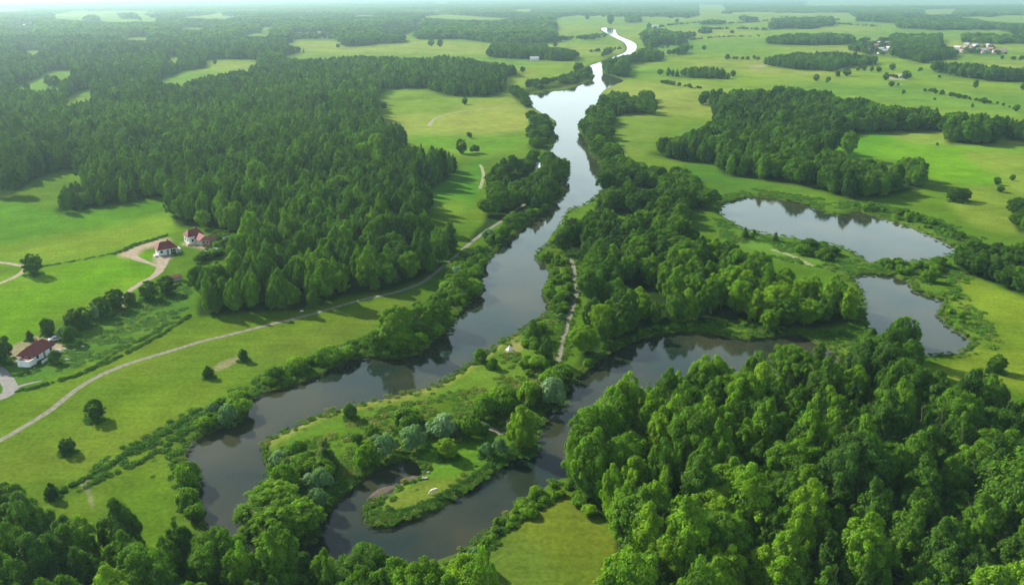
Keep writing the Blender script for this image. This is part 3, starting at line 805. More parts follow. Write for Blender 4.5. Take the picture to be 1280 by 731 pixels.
def scatter(name, protos, data, label, kind='stuff'):
    """one object that carries many plants: data = x, y, z, rotation, scale xy, scale z, tint, prototype"""
    data = np.asarray(data, float)
    if len(data) == 0:
        return None
    me = bpy.data.meshes.new(name)
    me.vertices.add(len(data)); me.vertices.foreach_set('co', data[:, :3].astype(np.float32).ravel())
    a = me.attributes.new('rotz', 'FLOAT', 'POINT'); a.data.foreach_set('value', data[:, 3].astype(np.float32))
    a = me.attributes.new('scl', 'FLOAT_VECTOR', 'POINT'); a.data.foreach_set('vector', np.stack([data[:, 4], data[:, 4], data[:, 5]], 1).astype(np.float32).ravel())
    a = me.attributes.new('tint', 'FLOAT', 'POINT'); a.data.foreach_set('value', data[:, 6].astype(np.float32))
    a = me.attributes.new('pidx', 'INT', 'POINT'); a.data.foreach_set('value', data[:, 7].astype(np.int32))
    col_ = bpy.data.collections.new(name + ' kinds')
    for i, pm in enumerate(protos):
        col_.objects.link(bpy.data.objects.new('%s_kind_%03d' % (name, i), pm))
    ng = bpy.data.node_groups.new(name, 'GeometryNodeTree')
    ng.interface.new_socket('Geometry', in_out='INPUT', socket_type='NodeSocketGeometry')
    ng.interface.new_socket('Geometry', in_out='OUTPUT', socket_type='NodeSocketGeometry')
    gi = N(ng, 'NodeGroupInput'); go = N(ng, 'NodeGroupOutput')
    ci = N(ng, 'GeometryNodeCollectionInfo'); ci.inputs['Collection'].default_value = col_
    ci.inputs['Separate Children'].default_value = True; ci.inputs['Reset Children'].default_value = True
    ip = N(ng, 'GeometryNodeInstanceOnPoints'); ip.inputs['Pick Instance'].default_value = True
    def na(nm, ty):
        n = N(ng, 'GeometryNodeInputNamedAttribute', data_type=ty); n.inputs['Name'].default_value = nm
        return n.outputs['Attribute']
    L(ng, gi.outputs[0], ip.inputs['Points']); L(ng, ci.outputs[0], ip.inputs['Instance'])
    L(ng, na('pidx', 'INT'), ip.inputs['Instance Index'])
    cx = N(ng, 'ShaderNodeCombineXYZ'); L(ng, na('rotz', 'FLOAT'), cx.inputs['Z'])
    L(ng, cx.outputs[0], ip.inputs['Rotation']); L(ng, na('scl', 'FLOAT_VECTOR'), ip.inputs['Scale'])
    L(ng, ip.outputs[0], go.inputs[0])
    o = link(name, me)
    md = o.modifiers.new('plants', 'NODES'); md.node_group = ng
    tag(o, label, None, None, kind)
    return o

def plant_tree(name, x, y, h, R, kd, tint, label, cat, group=None, seed=0, pale=False, single=False):
    r = random.Random(seed)
    e = empty(name, (x, y, 0), r.uniform(0, 6.28))
    pr = {'oval': (14, 4.4), 'round': (14, 5.2), 'spruce': (14, 3.6)}[kd]
    q = r.uniform(.84, 1.12) if single else 1.0
    e.scale = (R / pr[1] * q, R / pr[1] / q, h / pr[0] * (r.uniform(.88, 1.15) if single else 1.0))
    tr = r.choice(TRUNK_CON if kd == 'spruce' else (TRUNK_PALE if pale else TRUNKS))
    link('trunk', tr, e)
    c = link('crown', r.choice(LONEC if (single and kd == 'round') else NEAR[kd]), e); c['tint'] = float(tint)
    tag(e, label, cat, group)
    return e
def plant_bush(x, y, h, R, tint, label, group=None, silver=False, seed=0, cat='bush', z=0.0):
    r = random.Random(seed)
    o = link('willow_bush' if silver else 'bush', r.choice(WILLOW if silver else BUSH))
    o.location = (x, y, z); o.rotation_euler = (0, 0, r.uniform(0, 6.28)); o.scale = (R / 2.2, R / 2.2, h / 3.4)
    o['tint'] = float(tint)
    tag(o, label, cat, group)
    return o

# ------------------------------------------------------------------ growing the woods
def jitter(x0, x1, y0, y1, s, seed):
    r = np.random.default_rng(seed)
    a = np.arange(x0, x1, s); b = np.arange(y0, y1, s * 0.87)
    if len(a) == 0 or len(b) == 0:
        return np.zeros((0, 2))
    X, Y = np.meshgrid(a, b); X = X + (np.arange(len(b)) % 2)[:, None] * s * 0.5
    X = X + r.uniform(-.36, .36, X.shape) * s; Y = Y + r.uniform(-.36, .36, Y.shape) * s
    return np.stack([X.ravel(), Y.ravel()], 1)
#            spacing, height, radius, share of oval/round/spruce, tint mean, tint spread
SPEC = {
 'near_right_wood': (6.5, 14.0, 4.4, (0.66, 0.18, 0.16), 0.44, 0.22),
 'lower_left_wood': (6.0, 14.0, 4.3, (0.60, 0.28, 0.12), 0.34, 0.22),
 'middle_wood': (6.2, 10.5, 3.9, (0.60, 0.35, 0.05), 0.50, 0.18),
 'bank_right_mid': (6.4, 9.0, 3.8, (0.45, 0.52, 0.03), 0.52, 0.18),
 'left_forest': (5.9, 13.5, 3.6, (0.74, 0.14, 0.12), 0.46, 0.20),
 'right_wood': (6.2, 12.5, 4.1, (0.62, 0.36, 0.02), 0.32, 0.15),
 'right_edge_wood': (5.6, 9.5, 3.7, (0.55, 0.40, 0.05), 0.26, 0.14),
 'right_edge_clump': (5.6, 9.0, 3.6, (0.55, 0.45, 0.0), 0.22, 0.12),
 'strip_by_river_left': (7.4, 9.5, 3.7, (0.50, 0.48, 0.02), 0.54, 0.18),
 'lower_river_left': (4.2, 4.6, 2.7, (0.2, 0.8, 0.0), 0.42, 0.15),
 'bank_left_far': (8.0, 7.5, 4.0, (0.3, 0.7, 0.0), 0.48, 0.18),
}
for k_ in 'abcde': SPEC['clearing_village_' + k_] = (26.0, 7.0, 4.0, (0.3, 0.7, 0.0), 0.25, 0.12)
DEF = (7.2, 12.5, 4.3, (0.55, 0.42, 0.03), 0.44, 0.17)
WGAP = {'left_forest': .70, 'right_wood': .70, 'middle_wood': .70, 'strip_by_river_left': .60, 'bank_left_far': .58, 'bank_right_mid': .66}
near_c, mid_c, far_c, clu_c = [], [], [], []
KI = ['oval', 'round', 'spruce']
def water_ok(x, y, marg):
    return ~in_water(x, y, marg)
for wi, (k, poly) in enumerate(woods_px.items()):
    sp, hh, RR, shares, tm, ts = SPEC.get(k, DEF)
    gx, gy = ground(poly[:, 0], np.maximum(poly[:, 1], -1.5))
    ymin, ymax = max(gy.min() - 5, 55), min(gy.max() + 5, 26000)
    for (d0, d1, s, dst, hs) in ((0, 620, sp, near_c, 1.0), (620, 1900, sp * 1.15, mid_c, 1.0), (1900, 4600, max(13.0, sp * 0.9), far_c, 1.15), (4600, 10000, 42.0, clu_c, 1.0), (10000, 26000, 110.0, clu_c, 1.0)):
        a, b_ = max(ymin, d0), min(ymax, d1)
        if b_ <= a: continue
        lim = 0.80 * b_ + 130
        pts = jitter(max(gx.min() - 5, -lim), min(gx.max() + 5, lim), a, b_, s, 1000 + wi)
        if len(pts) == 0: continue
        r = np.random.default_rng(2000 + wi)
        x, y = pts[:, 0], pts[:, 1]
        keep = np.abs(x) < 0.78 * y + 130
        x, y = x[keep], y[keep]; n = len(x)
        h = hh * hs * np.clip(r.normal(1.0, 0.17, n), 0.6, 1.45) * (0.74 + 0.52 * fbm(x / 45, y / 45, 3))
        mm = wood_mask(poly, x, y, h * (0.88 if d1 < 1000 else 0.8), k.startswith('clearing_'), k.startswith(('far_', 'meadow', 'right_wood', 'right_belt', 'hedge', 'bank_right_far', 'riverside', 'copse')))
        if d1 <= 1900 and k in WGAP: mm &= fbm(x / 24 + 9, y / 24, 3) < WGAP[k]
        x, y, h = x[mm], y[mm], h[mm]; n = len(x)
        if n == 0: continue
        if d1 <= 4600:
            mm = water_ok(x, y, 2.0); x, y, h = x[mm], y[mm], h[mm]; n = len(x)
        if n == 0: continue
        kd = r.choice(3, n, p=shares)
        Rr = RR * (h / hh) ** 0.6 * np.clip(r.normal(1, 0.14, n), 0.7, 1.4) * np.where(kd == 2, 0.80, 1.0) * np.where(kd == 1, 1.12, 1.0)
        if dst is far_c: Rr = Rr * 1.75
        if dst is clu_c: Rr = Rr * 0 + (30 if d1 <= 10000 else 80)
        tint = np.clip(r.normal(tm, ts, n) + 0.35 * (fbm(x / 35 + 3, y / 35, 3) - 0.5) + 0.75 * (fbm(x / 170 + 8, y / 170, 3) - 0.5), 0.0, 0.97)
        tint = np.where(kd == 2, tint * 0.45, tint)
        for i in range(n):
            dst.append((x[i], y[i], h[i], Rr[i], kd[i], tint[i], wi))
print('trees', len(near_c), len(mid_c), len(far_c), len(clu_c))
WK = list(woods_px.keys())
near_c = np.array(near_c)
# leaf tint across the near right wood: fresher trees towards the river side
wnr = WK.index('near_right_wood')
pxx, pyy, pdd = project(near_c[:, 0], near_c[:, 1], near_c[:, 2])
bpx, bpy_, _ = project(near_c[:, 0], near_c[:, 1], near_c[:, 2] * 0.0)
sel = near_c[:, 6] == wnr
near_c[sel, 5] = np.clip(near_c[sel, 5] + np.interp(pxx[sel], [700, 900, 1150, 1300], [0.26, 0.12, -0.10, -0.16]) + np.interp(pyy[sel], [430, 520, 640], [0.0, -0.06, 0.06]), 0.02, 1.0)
own = ['near_right_wood', 'lower_left_wood', 'middle_wood']
ownw = np.isin(near_c[:, 6], [WK.index(k) for k in own])
inframe = (pxx > -15) & (pxx < 1295) & (pyy < 728) & (pyy > -5)
sizepx = near_c[:, 2] * FPX / pdd
bright = np.random.default_rng(31).random(len(near_c)) < 0.11
near_c[bright & ownw, 5] = np.clip(near_c[bright & ownw, 5] + 0.38, 0, 0.95)
cand = np.nonzero(ownw & inframe)[0]
cand = cand[np.argsort(-sizepx[cand])][:300]
is_own = np.zeros(len(near_c), bool); is_own[cand] = True

TINTW = lambda t: 'dark green' if t < 0.30 else ('mid green' if t < 0.52 else ('fresh green' if t < 0.74 else 'bright yellow-green'))
SHAPEW = {0: 'tall oval', 1: 'broad round', 2: 'pointed dark spruce'}
def zone(w, x, y):
    if w == 'near_right_wood':
        if x < 800 and y < 560: return 'on the river edge of the near wood'
        if x < 800: return 'in the near wood beside the olive meadow'
        if y < 480 and x > 1050: return 'at the back of the near wood below the ponds'
        if y < 500: return 'at the back of the near wood along the channel'
        if x > 1100: return 'in the near wood by the right edge' if y < 620 else 'in the bottom right corner of the near wood'
        if y > 620: return 'at the bottom of the near right wood'
        return 'in the middle of the near right wood'
    if w == 'lower_left_wood':
        if x > 420: return 'on the near river bank left of the olive meadow'
        if x > 260: return 'in the bottom wood below the river bend'
        if x < 120: return 'in the bottom left corner of the view'
        return 'in the bottom left wood under the sloping meadow'
    if y > 380: return 'in the middle wood above the side channel'
    if x < 780: return 'beside the footpath in the middle wood'
    if x > 980: return 'at the pond end of the middle wood'
    return 'deep in the middle wood right of the river'
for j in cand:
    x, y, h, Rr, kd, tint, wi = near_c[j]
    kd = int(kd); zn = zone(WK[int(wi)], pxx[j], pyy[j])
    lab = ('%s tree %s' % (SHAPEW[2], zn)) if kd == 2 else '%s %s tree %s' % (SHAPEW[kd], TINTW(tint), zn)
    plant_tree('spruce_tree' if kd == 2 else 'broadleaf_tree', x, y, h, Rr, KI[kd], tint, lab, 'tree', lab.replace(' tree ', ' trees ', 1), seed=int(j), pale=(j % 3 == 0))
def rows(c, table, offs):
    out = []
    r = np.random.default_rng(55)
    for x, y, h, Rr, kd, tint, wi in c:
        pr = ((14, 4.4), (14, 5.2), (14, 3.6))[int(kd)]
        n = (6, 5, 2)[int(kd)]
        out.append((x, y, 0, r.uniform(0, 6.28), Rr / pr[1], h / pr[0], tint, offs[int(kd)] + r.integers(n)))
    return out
rest = near_c[~is_own]
PN = NEAR['oval'] + NEAR['round'] + NEAR['spruce']
PM = MID['oval'] + MID['round'] + MID['spruce']
PF = FAR['oval'] + FAR['round'] + FAR['spruce']
HEDGES = [([(860,30),(885,29),(918,30),(960,27)], 5), ([(890,38),(918,37),(961,39)], 6), ([(1072,88),(1085,87),(1100,88)], 4), ([(1156,114),(1178,118),(1200,122),(1222,127),(1250,132),(1270,137)], 2.5),
 ([(846,56),(870,50),(905,47),(950,46)], 3), ([(905,73),(925,75),(948,74)], 3), ([(1000,48),(1030,44),(1065,46)], 4), ([(795,66),(822,62),(860,58)], 4), ([(1115,96),(1125,99),(1140,97)], 2.5),
 ([(690,50),(720,49),(745,50)], 5), ([(815,37),(840,32),(862,31)], 5), ([(970,22),(1010,24),(1050,26)], 6), ([(1040,30),(1080,33),(1120,36)], 5), ([(1245,75),(1275,76),(1300,77)], 5),
 ([(515,84),(545,80),(580,79)], 4), ([(740,66),(760,64),(778,62)], 4), ([(480,152),(500,163)], 2.5), ([(1110,270),(1135,268),(1160,276)], 1.5), ([(1080,57),(1120,62),(1160,78)], 4), ([(826,104),(860,110),(876,112)], 3)]
for hi, (line, hh) in enumerate(HEDGES):
    p = smooth(line, False, 10); gx, gy = ground(p[:, 0], p[:, 1]); r = np.random.default_rng(6000 + hi)
    for i in range(len(gx) - 1):
        ln = math.hypot(gx[i+1]-gx[i], gy[i+1]-gy[i]); gap = vnoise(np.array(i * .45 + hi * 7.0), np.array(hi * 1.3))
        for _ in range(rng.poisson(ln / (hh * 1.1)) if gap > .30 else 0):
            t = r.random(); h = hh * r.uniform(.6, 1.7)
            mid_c.append((gx[i] + (gx[i+1]-gx[i]) * t + r.normal() * hh * .5, gy[i] + (gy[i+1]-gy[i]) * t + r.normal() * hh * .5, h, h * r.uniform(.35, .6), 1, float(np.clip(r.normal(.35, .15), 0, 1)), WK.index('right_wood')))
wl = [WK.index(k) for k in ('left_forest', 'far_left_woods', 'strip_by_river_left', 'bank_left_far', 'bank_left_upper', 'copse_by_far_meadow')]
allp = PN + PM + PF + CLUST
full = rows(rest, None, (0, 6, 11)) 
wid = list(rest[:, 6])
full += [(a[0], a[1], a[2], a[3], a[4], a[5], a[6], a[7] + 13) for a in rows(mid_c, None, (0, 6, 11))]; wid += [c[6] for c in mid_c]
full += [(a[0], a[1], a[2], a[3], a[4], a[5], a[6], a[7] + 26) for a in rows(far_c, None, (0, 6, 11))]; wid += [c[6] for c in far_c]
rc = np.random.default_rng(77)
full += [(c[0], c[1], 0, rc.uniform(0, 6.28), c[3] / 30, 1.0 * rc.uniform(0.8, 1.15), c[5], 39 + rc.integers(4)) for c in clu_c]; wid += [c[6] for c in clu_c]
full = np.array(full); wid = np.array(wid)
isl = np.isin(wid, wl)
scatter('woodland', allp, full[isl], 'dense dark green forest filling the left side of the valley up to the hazy distance')
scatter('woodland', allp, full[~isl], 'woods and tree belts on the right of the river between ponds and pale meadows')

# ------------------------------------------------------------------ bushes along the banks
BANDS = [
 # polygon, spacing, height range, share of silvery ones, tint, where, individuals?
 ('bank_left', [(604,345),(600,365),(586,382),(569,402),(539,432),(522,446),(492,452),(459,450),(425,461),(394,476),(353,490),(316,502),(305,526),(281,539),(250,553),(233,569),(234,577),(253,595),(250,613),(252,643),(262,664),
   (240,652),(222,632),(206,612),(200,585),(206,566),(236,540),(262,515),(290,494),(330,473),(380,452),(420,438),(470,424),(500,402),(540,376),(570,352),(590,338)], 3.9, (1.7, 3.6), 0.06, 0.62, 'on the left river bank below the gravel path'),
 ('bank_path', [(563,342),(578,326),(596,312),(616,296),(636,280),(652,268),(668,262),(692,256),(674,269),(657,284),(636,300),(616,319),(602,341),(600,360),(586,378),(570,380),(556,366)], 3.7, (2.2, 4.6), 0.03, 0.52, 'between the gravel path and the wide river'),
 ('bank_right', [(706,272),(692,304),(676,318),(678,326),(691,337),(688,357),(684,368),(693,384),(688,396),(700,430),(707,410),(714,384),(716,362),(712,340),(706,320),(700,300),(712,282)], 3.6, (1.2, 2.8), 0.05, 0.66, 'on the river bank left of the woodland footpath'),
 ('spit', [(345,602),(350,576),(372,562),(392,572),(420,568),(446,548),(478,534),(520,516),(556,520),(600,500),(636,492),(668,472),(690,462),(704,466),(706,486),(690,502),(672,520),(640,526),(612,542),(575,540),(530,552),(490,556),(455,566),(430,584),(405,606),(385,618),(352,618)], 4.2, (1.8, 4.0), 0.20, 0.60, 'on the spit between river and side channel'),
 ('spit_top', [(650,424),(684,400),(700,430),(692,458),(668,470),(640,486),(622,478),(648,456)], 4.6, (1.2, 3.0), 0.04, 0.66, 'beside the footpath on the grassy spit'),
 ('tip', [(326,624),(346,612),(372,634),(396,652),(398,674),(380,680),(350,684),(320,676),(302,662),(310,646)], 4.4, (3.6, 7.2), 0.04, 0.60, 'at the wooded tip of the tongue of land'),
 ('near_bank', [(592,670),(640,634),(692,602),(716,610),(690,630),(650,652),(622,676),(600,684)], 2.6, (0.7, 1.7), 0.10, 0.72, 'on the near river bank above the olive meadow'),
 ('wood_edge', [(706,600),(735,628),(757,654),(754,676),(742,660),(728,640),(706,618)], 3.4, (1.4, 3.0), 0.05, 0.55, 'at the wood edge by the olive meadow'),
 ('pond_gap', [(1092,334),(1120,330),(1160,332),(1184,330),(1180,345),(1150,352),(1130,347),(1110,340)], 4.0, (1.4, 3.2), 0.0, 0.55, 'between the two ponds'),
 ('pond_isle', [(1000,322),(1006,310),(1030,310),(1044,318),(1042,326),(1020,327)], 4.0, (2.4, 4.4), 0.0, 0.35, 'in a clump on the grass below the upper pond'),
 ('pond_far', [(1060,260),(1100,268),(1140,280),(1180,294),(1204,306),(1212,300),(1180,284),(1140,270),(1100,258),(1070,254)], 4.4, (1.0, 2.6), 0.0, 0.48, 'along the far shore of the upper pond'),
 ('pond_right', [(1168,370),(1190,380),(1184,396),(1200,412),(1222,428),(1236,436),(1226,408),(1208,386),(1196,372),(1180,362)], 4.2, (0.6, 1.5), 0.0, 0.60, 'on the right shore of the lower pond'),
 ('channel_edge', [(735,470),(770,443),(805,428),(850,420),(884,421),(927,428),(990,424),(1000,412),(930,402),(850,404),(800,414),(760,434),(730,456)], 3.4, (0.8, 2.0), 0.05, 0.55, 'on the green shore of the side channel'),
 ('farm_scrub', [(268,292),(284,290),(300,302),(296,316),(276,322),(262,324),(250,332),(254,340),(240,350),(236,344),(246,324),(264,312),(274,308)], 3.6, (1.2, 3.6), 0.04, 0.50, 'in the scrub between farm and forest'),
]
bcand = []; pre_water = []
for bi, (nm, poly, sp, hr, silver, tm, where) in enumerate(BANDS):
    p = np.array(poly, float)
    gx, gy = ground(p[:, 0], p[:, 1])
    pts = jitter(gx.min(), gx.max(), gy.min(), gy.max(), sp, 3000 + bi)
    fx, fy, _ = project(pts[:, 0], pts[:, 1], 0 * pts[:, 0])
    k = pip(fx, fy, p); pts = pts[k]
    pts = pts[water_ok(pts[:, 0], pts[:, 1], 0.7)]
    r = np.random.default_rng(4000 + bi)
    dens = fbm(pts[:, 0] / 9, pts[:, 1] / 9, 3)
    pts = pts[dens > (0.40 if nm not in ('tip', 'pond_isle', 'inlet_row') else 0.0)]
    pth = seg_dist(pts[:, 0], pts[:, 1], WPATH, False, 6.0) if len(pts) else np.zeros(0)
    pts = pts[pth > 1.9]
    for x, y in pts:
        h = r.uniform(*hr) * r.choice([0.7, 1.0, 1.25])
        bcand.append((x, y, h, h * r.uniform(0.52, 0.78) + 0.3, float(np.clip(r.normal(tm, 0.16), 0.02, 1)), bi, r.random() < silver))
_, _, bd = project(np.array([b[0] for b in bcand]), np.array([b[1] for b in bcand]), np.array([b[2] for b in bcand]))
bsz = np.array([b[2] for b in bcand]) / bd
border = np.argsort(-bsz)
N_BUSH = 225
herbs = []
for q, j in enumerate(border):
    x, y, h, Rr, tint, bi, sil = bcand[j]
    if q < N_BUSH:
        tw = 'silvery' if sil else TINTW(tint)
        sz = 'tall' if h > 3.2 else ('mid-sized' if h > 1.9 else 'low')
        lab = '%s %s bush %s' % (sz, tw, BANDS[bi][6])
        if BANDS[bi][0] == 'tip':
            lab = lab.replace(' bush ', ' tree ')
            plant_tree('broadleaf_tree', x, y, h, Rr * .92, 'round', tint, lab, 'tree', lab.replace(' tree ', ' trees ', 1), seed=int(j), single=True)
            continue
        plant_bush(x, y, h, Rr, tint, lab, lab.replace(' bush ', ' bushes ', 1), sil, seed=int(j))
    else:
        herbs.append((x, y, 0, rng.uniform(0, 6.28), Rr, h, tint, rng.integers(5) + 5))
# tall herbs and reeds: a ragged belt on every shore, and rank growth elsewhere
for nm, w in WATERS.items():
    n = len(w)
    land = -1.0 if np.sum(w[:, 0] * np.roll(w[:, 1], -1) - np.roll(w[:, 0], -1) * w[:, 1]) > 0 else 1.0
    for i in range(n):
        a, b = w[i], w[(i + 1) % n]
        ln = np.hypot(*(b - a)); mid_ = (a + b) / 2; dd = np.hypot(mid_[0], mid_[1])
        if dd > 620: continue
        cnt = rng.poisson(ln * (1.5 if dd < 330 else 0.8))
        for _ in range(cnt):
            t = rng.random(); p = a + (b - a) * t
            nn = np.array([-(b - a)[1], (b - a)[0]]) / (ln + 1e-6)
            off = rng.exponential(1.6) - 0.35
            q = p + nn * off * land
            herbs.append((q[0], q[1], -0.12, rng.uniform(0, 6.28), rng.uniform(0.45, 0.95), rng.uniform(0.25, 0.8), np.clip(rng.normal(0.66, 0.22), 0, 1), rng.integers(5)))
RANK = [  # px polygon, spacing, height, tint
 ([(60,425),(130,400),(200,370),(240,352),(238,382),(220,400),(170,430),(120,450),(60,470),(20,470)], 2.4, (0.2, 0.55), 0.45),
 ([(92,600),(150,560),(190,540),(240,510),(250,520),(200,560),(150,590),(100,620),(70,625)], 1.7, (0.3, 0.9), 0.42),
 ([(700,270),(690,310),(672,328),(690,340),(686,370),(694,388),(660,412),(600,455),(690,470),(712,440),(716,380),(714,340),(705,320)], 1.7, (0.3, 0.8), 0.74),
 ([(345,600),(342,560),(400,545),(480,510),(560,490),(620,470),(690,465),(700,490),(650,525),(600,545),(520,562),(440,600),(395,640)], 1.8, (0.25, 0.65), 0.80),
 ([(470,640),(458,650),(475,658),(540,638),(620,594),(660,566),(640,568),(600,590),(540,622),(490,640)], 1.1, (0.25, 0.6), 0.70),
 ([(592,670),(640,634),(700,600),(735,630),(757,656),(735,640),(690,630),(650,652),(615,690)], 1.3, (0.3, 0.8), 0.65),
 ([(900,256),(941,243),(1030,264),(1075,262),(1140,278),(1200,306),(1240,300),(1180,276),(1100,254),(1040,250),(980,240),(930,235),(890,250)], 2.8, (0.3, 0.8), 0.45),
 ([(895,270),(950,294),(1025,306),(1085,330),(1190,330),(1220,345),(1190,372),(1150,352),(1110,340),(1060,343),(960,322),(900,296)], 2.6, (0.3, 0.8), 0.50),
 ([(1165,365),(1190,375),(1186,392),(1220,420),(1240,440),(1250,425),(1225,385),(1200,360)], 2.2, (0.3, 0.8), 0.55),
 ([(1040,412),(1066,404),(1086,375),(1086,400),(1100,430),(1060,440),(1000,415)], 2.2, (0.4, 1.0), 0.40),
 ([(215,600),(200,560),(250,515),(300,480),(400,440),(470,415),(540,372),(600,335),(600,360),(540,430),(430,455),(355,486),(305,500),(250,550),(232,575)], 1.9, (0.35, 1.0), 0.55),
 ([(140,321),(170,308),(208,296),(210,293),(170,304),(140,317)], 1.3, (0.4, 1.0), 0.15),
 ([(732,470),(775,441),(850,419),(1000,424),(1010,414),(930,400),(850,402),(760,432)], 2.0, (0.35, 0.9), 0.45),
]
for ri, (poly, sp, hr, tm) in enumerate(RANK):
    p = np.array(poly, float); gx, gy = ground(p[:, 0], p[:, 1])
    pts = jitter(gx.min(), gx.max(), gy.min(), gy.max(), sp, 5000 + ri)
    fx, fy, _ = project(pts[:, 0], pts[:, 1], 0 * pts[:, 0])
    pts = pts[pip(fx, fy, p)]; pts = pts[water_ok(pts[:, 0], pts[:, 1], 0.3)]
    pts = pts[seg_dist(pts[:, 0], pts[:, 1], WPATH, False, 4.0) > 1.0]
    gate = fbm(pts[:, 0] / 6 + 3, pts[:, 1] / 6, 3)
    pts = pts[gate > 0.42]
    for x, y in pts:
        herbs.append((x, y, -0.05, rng.uniform(0, 6.28), rng.uniform(0.6, 1.3) * sp / 1.8, rng.uniform(*hr), np.clip(rng.normal(tm, 0.18), 0, 1), rng.integers(5)))
for line, sp, hr, tm in [
 ([(252,510),(212,538),(172,562),(122,590),(72,618)], 0.55, (0.5, 1.1), 0.25),
 ([(240,535),(200,562),(160,585),(112,604)], 0.7, (0.4, 0.9), 0.35),
 ([(30,338),(60,332),(100,325),(142,317)], 0.8, (0.3, 0.6), 0.2),
 ([(20,489),(60,480),(104,466),(160,440),(205,416),(238,394)], 0.6, (0.4, 0.9), 0.2),
 ([(118,458),(150,438),(185,420),(214,402)], 0.7, (0.3, 0.7), 0.3),
 ([(484,638),(505,638),(532,630),(565,613),(600,590),(630,572)], 0.3, (0.3, 0.65), 0.1),
 ([(470,640),(490,646),(515,640)], 0.4, (0.3, 0.6), 0.6),
 ([(600,694),(618,672),(640,654),(668,638),(690,626)], 0.6, (0.4, 1.0), 0.5),
 ([(232,352),(205,366),(175,378),(150,390),(128,398)], 0.7, (0.5, 1.2), 0.2),
]:
    p = smooth(line, False, 8); gx, gy = ground(p[:, 0], p[:, 1])
    for i in range(len(gx) - 1):
        ln = math.hypot(gx[i+1]-gx[i], gy[i+1]-gy[i])
        for _ in range(max(1, rng.poisson(ln / sp))):
            t = rng.random()
            herbs.append((gx[i] + (gx[i+1]-gx[i]) * t + rng.normal() * .35, gy[i] + (gy[i+1]-gy[i]) * t + rng.normal() * .35, -0.05, rng.uniform(0, 6.28), rng.uniform(.5, .9), rng.uniform(*hr), np.clip(rng.normal(tm, .12), 0, 1), rng.integers(5)))

# ------------------------------------------------------------------ single trees and shrubs, each by its place in the valley
def seen(px, py, r, asp=1.25):
    """visible centre and radius in survey pixels -> foot, height, radius"""
    by = py + r * asp * 0.86
    x, y = G(px, by)
    _, _, d = project(np.array(x), np.array(y), np.array(0.0)); m = float(d) / FPX
    return x, y, max(1.0, 2.05 * r * asp * m * 0.98), r * m
def lone(px, py, r, label, kd='round', tint=0.3, asp=1.1, group=None, cat='tree', name=None):
    x, y, h, Rr = seen(px, py, r, asp)
    if y < 420:
        for q in range(int(10 + 10 * Rr)):
            an = rng.uniform(0, 6.28); rd = Rr * (0.35 + 0.75 * rng.random())
            herbs.append((x + math.cos(an) * rd, y + math.sin(an) * rd, -0.05, rng.uniform(0, 6.28), rng.uniform(.4, .9), rng.uniform(.25, .8), np.clip(rng.normal(.35, .2), 0, 1), rng.integers(5)))
    if name == 'bush' or name == 'willow_bush':
        return plant_bush(x, y, h, Rr, tint, label, group, name == 'willow_bush', int(px * 7 + py), cat if cat != 'tree' else 'bush')
    return plant_tree(name or ('spruce_tree' if kd == 'spruce' else 'broadleaf_tree'), x, y, h, Rr, kd, tint, label, cat, group, int(px * 7 + py), single=True)
LONE = [
 (43,332,11,'round dark tree standing alone by the track fork in the left field','round',.25,1.2),
 (120,513,12,'lone dark round tree on the sloping meadow below the gravel path, larger of two','round',.15,1.05),
 (85,556,10,'smaller lone dark tree below the larger one on the sloping meadow','round',.12,1.1),
 (66,612,9,'small dark tree at the top edge of the bottom left wood','oval',.15,1.3),
 (261,464,7,'small dark tree left of the bare earth scrape on the meadow','oval',.2,1.25),
 (305,443,7,'small dark tree right of the bare earth scrape on the meadow','oval',.2,1.25),
 (61,410,9,'round dark tree behind the red-roofed farmhouse on the left','round',.2,1.15),
 (38,419,5,'thin young tree just left of the red farmhouse roof','oval',.3,1.5),
 (2,438,15,'big dark tree cut by the left edge beside the farmhouse','round',.1,1.2),
 (93,400,13,'wide dark tree at the lower left end of the hedgerow','round',.2,1.0),
 (107,397,11,'dark tree overlapping the wide one at the lower end of the hedgerow','round',.25,1.1),
 (128,384,12,'dark tree in the hedgerow with pale blossom beside it','round',.2,1.15),
 (145,374,12,'tall dark tree left of the end of the farm driveway','round',.16,1.15),
 (163,372,8,'small tree right of the lower end of the farm driveway','round',.28,1.1),
 (187,364,11,'broad dark hedgerow tree between driveway and garden heap','round',.22,1.05),
 (209,357,11,'dark hedgerow tree nearest to the forest corner','round',.2,1.05),
 (1130,414,19,'large round tree standing over the lower pond','round',.5,1.0),
 (654,535,21,'bright green tall tree leaning over the side channel','oval',.92,1.45),
 (560,559,13,'bright green round tree on the lawn of the tongue of land','round',.95,1.1),
 (409,566,17,'dark pointed spruce on the tongue of land','spruce',.15,1.3),
 (667,410,11,'dark cone-shaped tree on the river bank by the small tent','spruce',.3,1.35),
 (684,441,12,'dark tree left of the footpath on the tongue of land','oval',.22,1.25),
 (497,414,22,'tall bright bushy tree at the widest left river bend','round',.6,1.25),
 (523,400,17,'mid green tree behind the bright one at the left river bend','round',.45,1.2),
 (548,392,17,'rounded tree right of the left river bend','round',.48,1.15),
 (575,354,13,'rounded bank tree below the gravel path above the wide pool','round',.55,1.15),
 (470,428,13,'low rounded tree left of the tall bright bank tree','round',.5,1.0),
 (577,184,7,'dark round tree in the meadow before the river wood, left of a pair','round',.2,1.35),
 (931,290,6,'dark pointed tree on the strip between the ponds and the wood','spruce',.2,1.4),
 (969,295,5.5,'second pointed tree on the near shore of the upper pond','spruce',.2,1.4),
 (1192,243,9,'dark bushy tree clump on the pale meadow at the right, left half','round',.15,1.15),
 (1204,243,8,'dark bushy tree clump on the pale meadow at the right, right half','round',.18,1.1),
 (1245,455,11,'round tree at the meadow corner of the near right wood','round',.4,1.0),
]
for a in LONE:
    lone(*a)
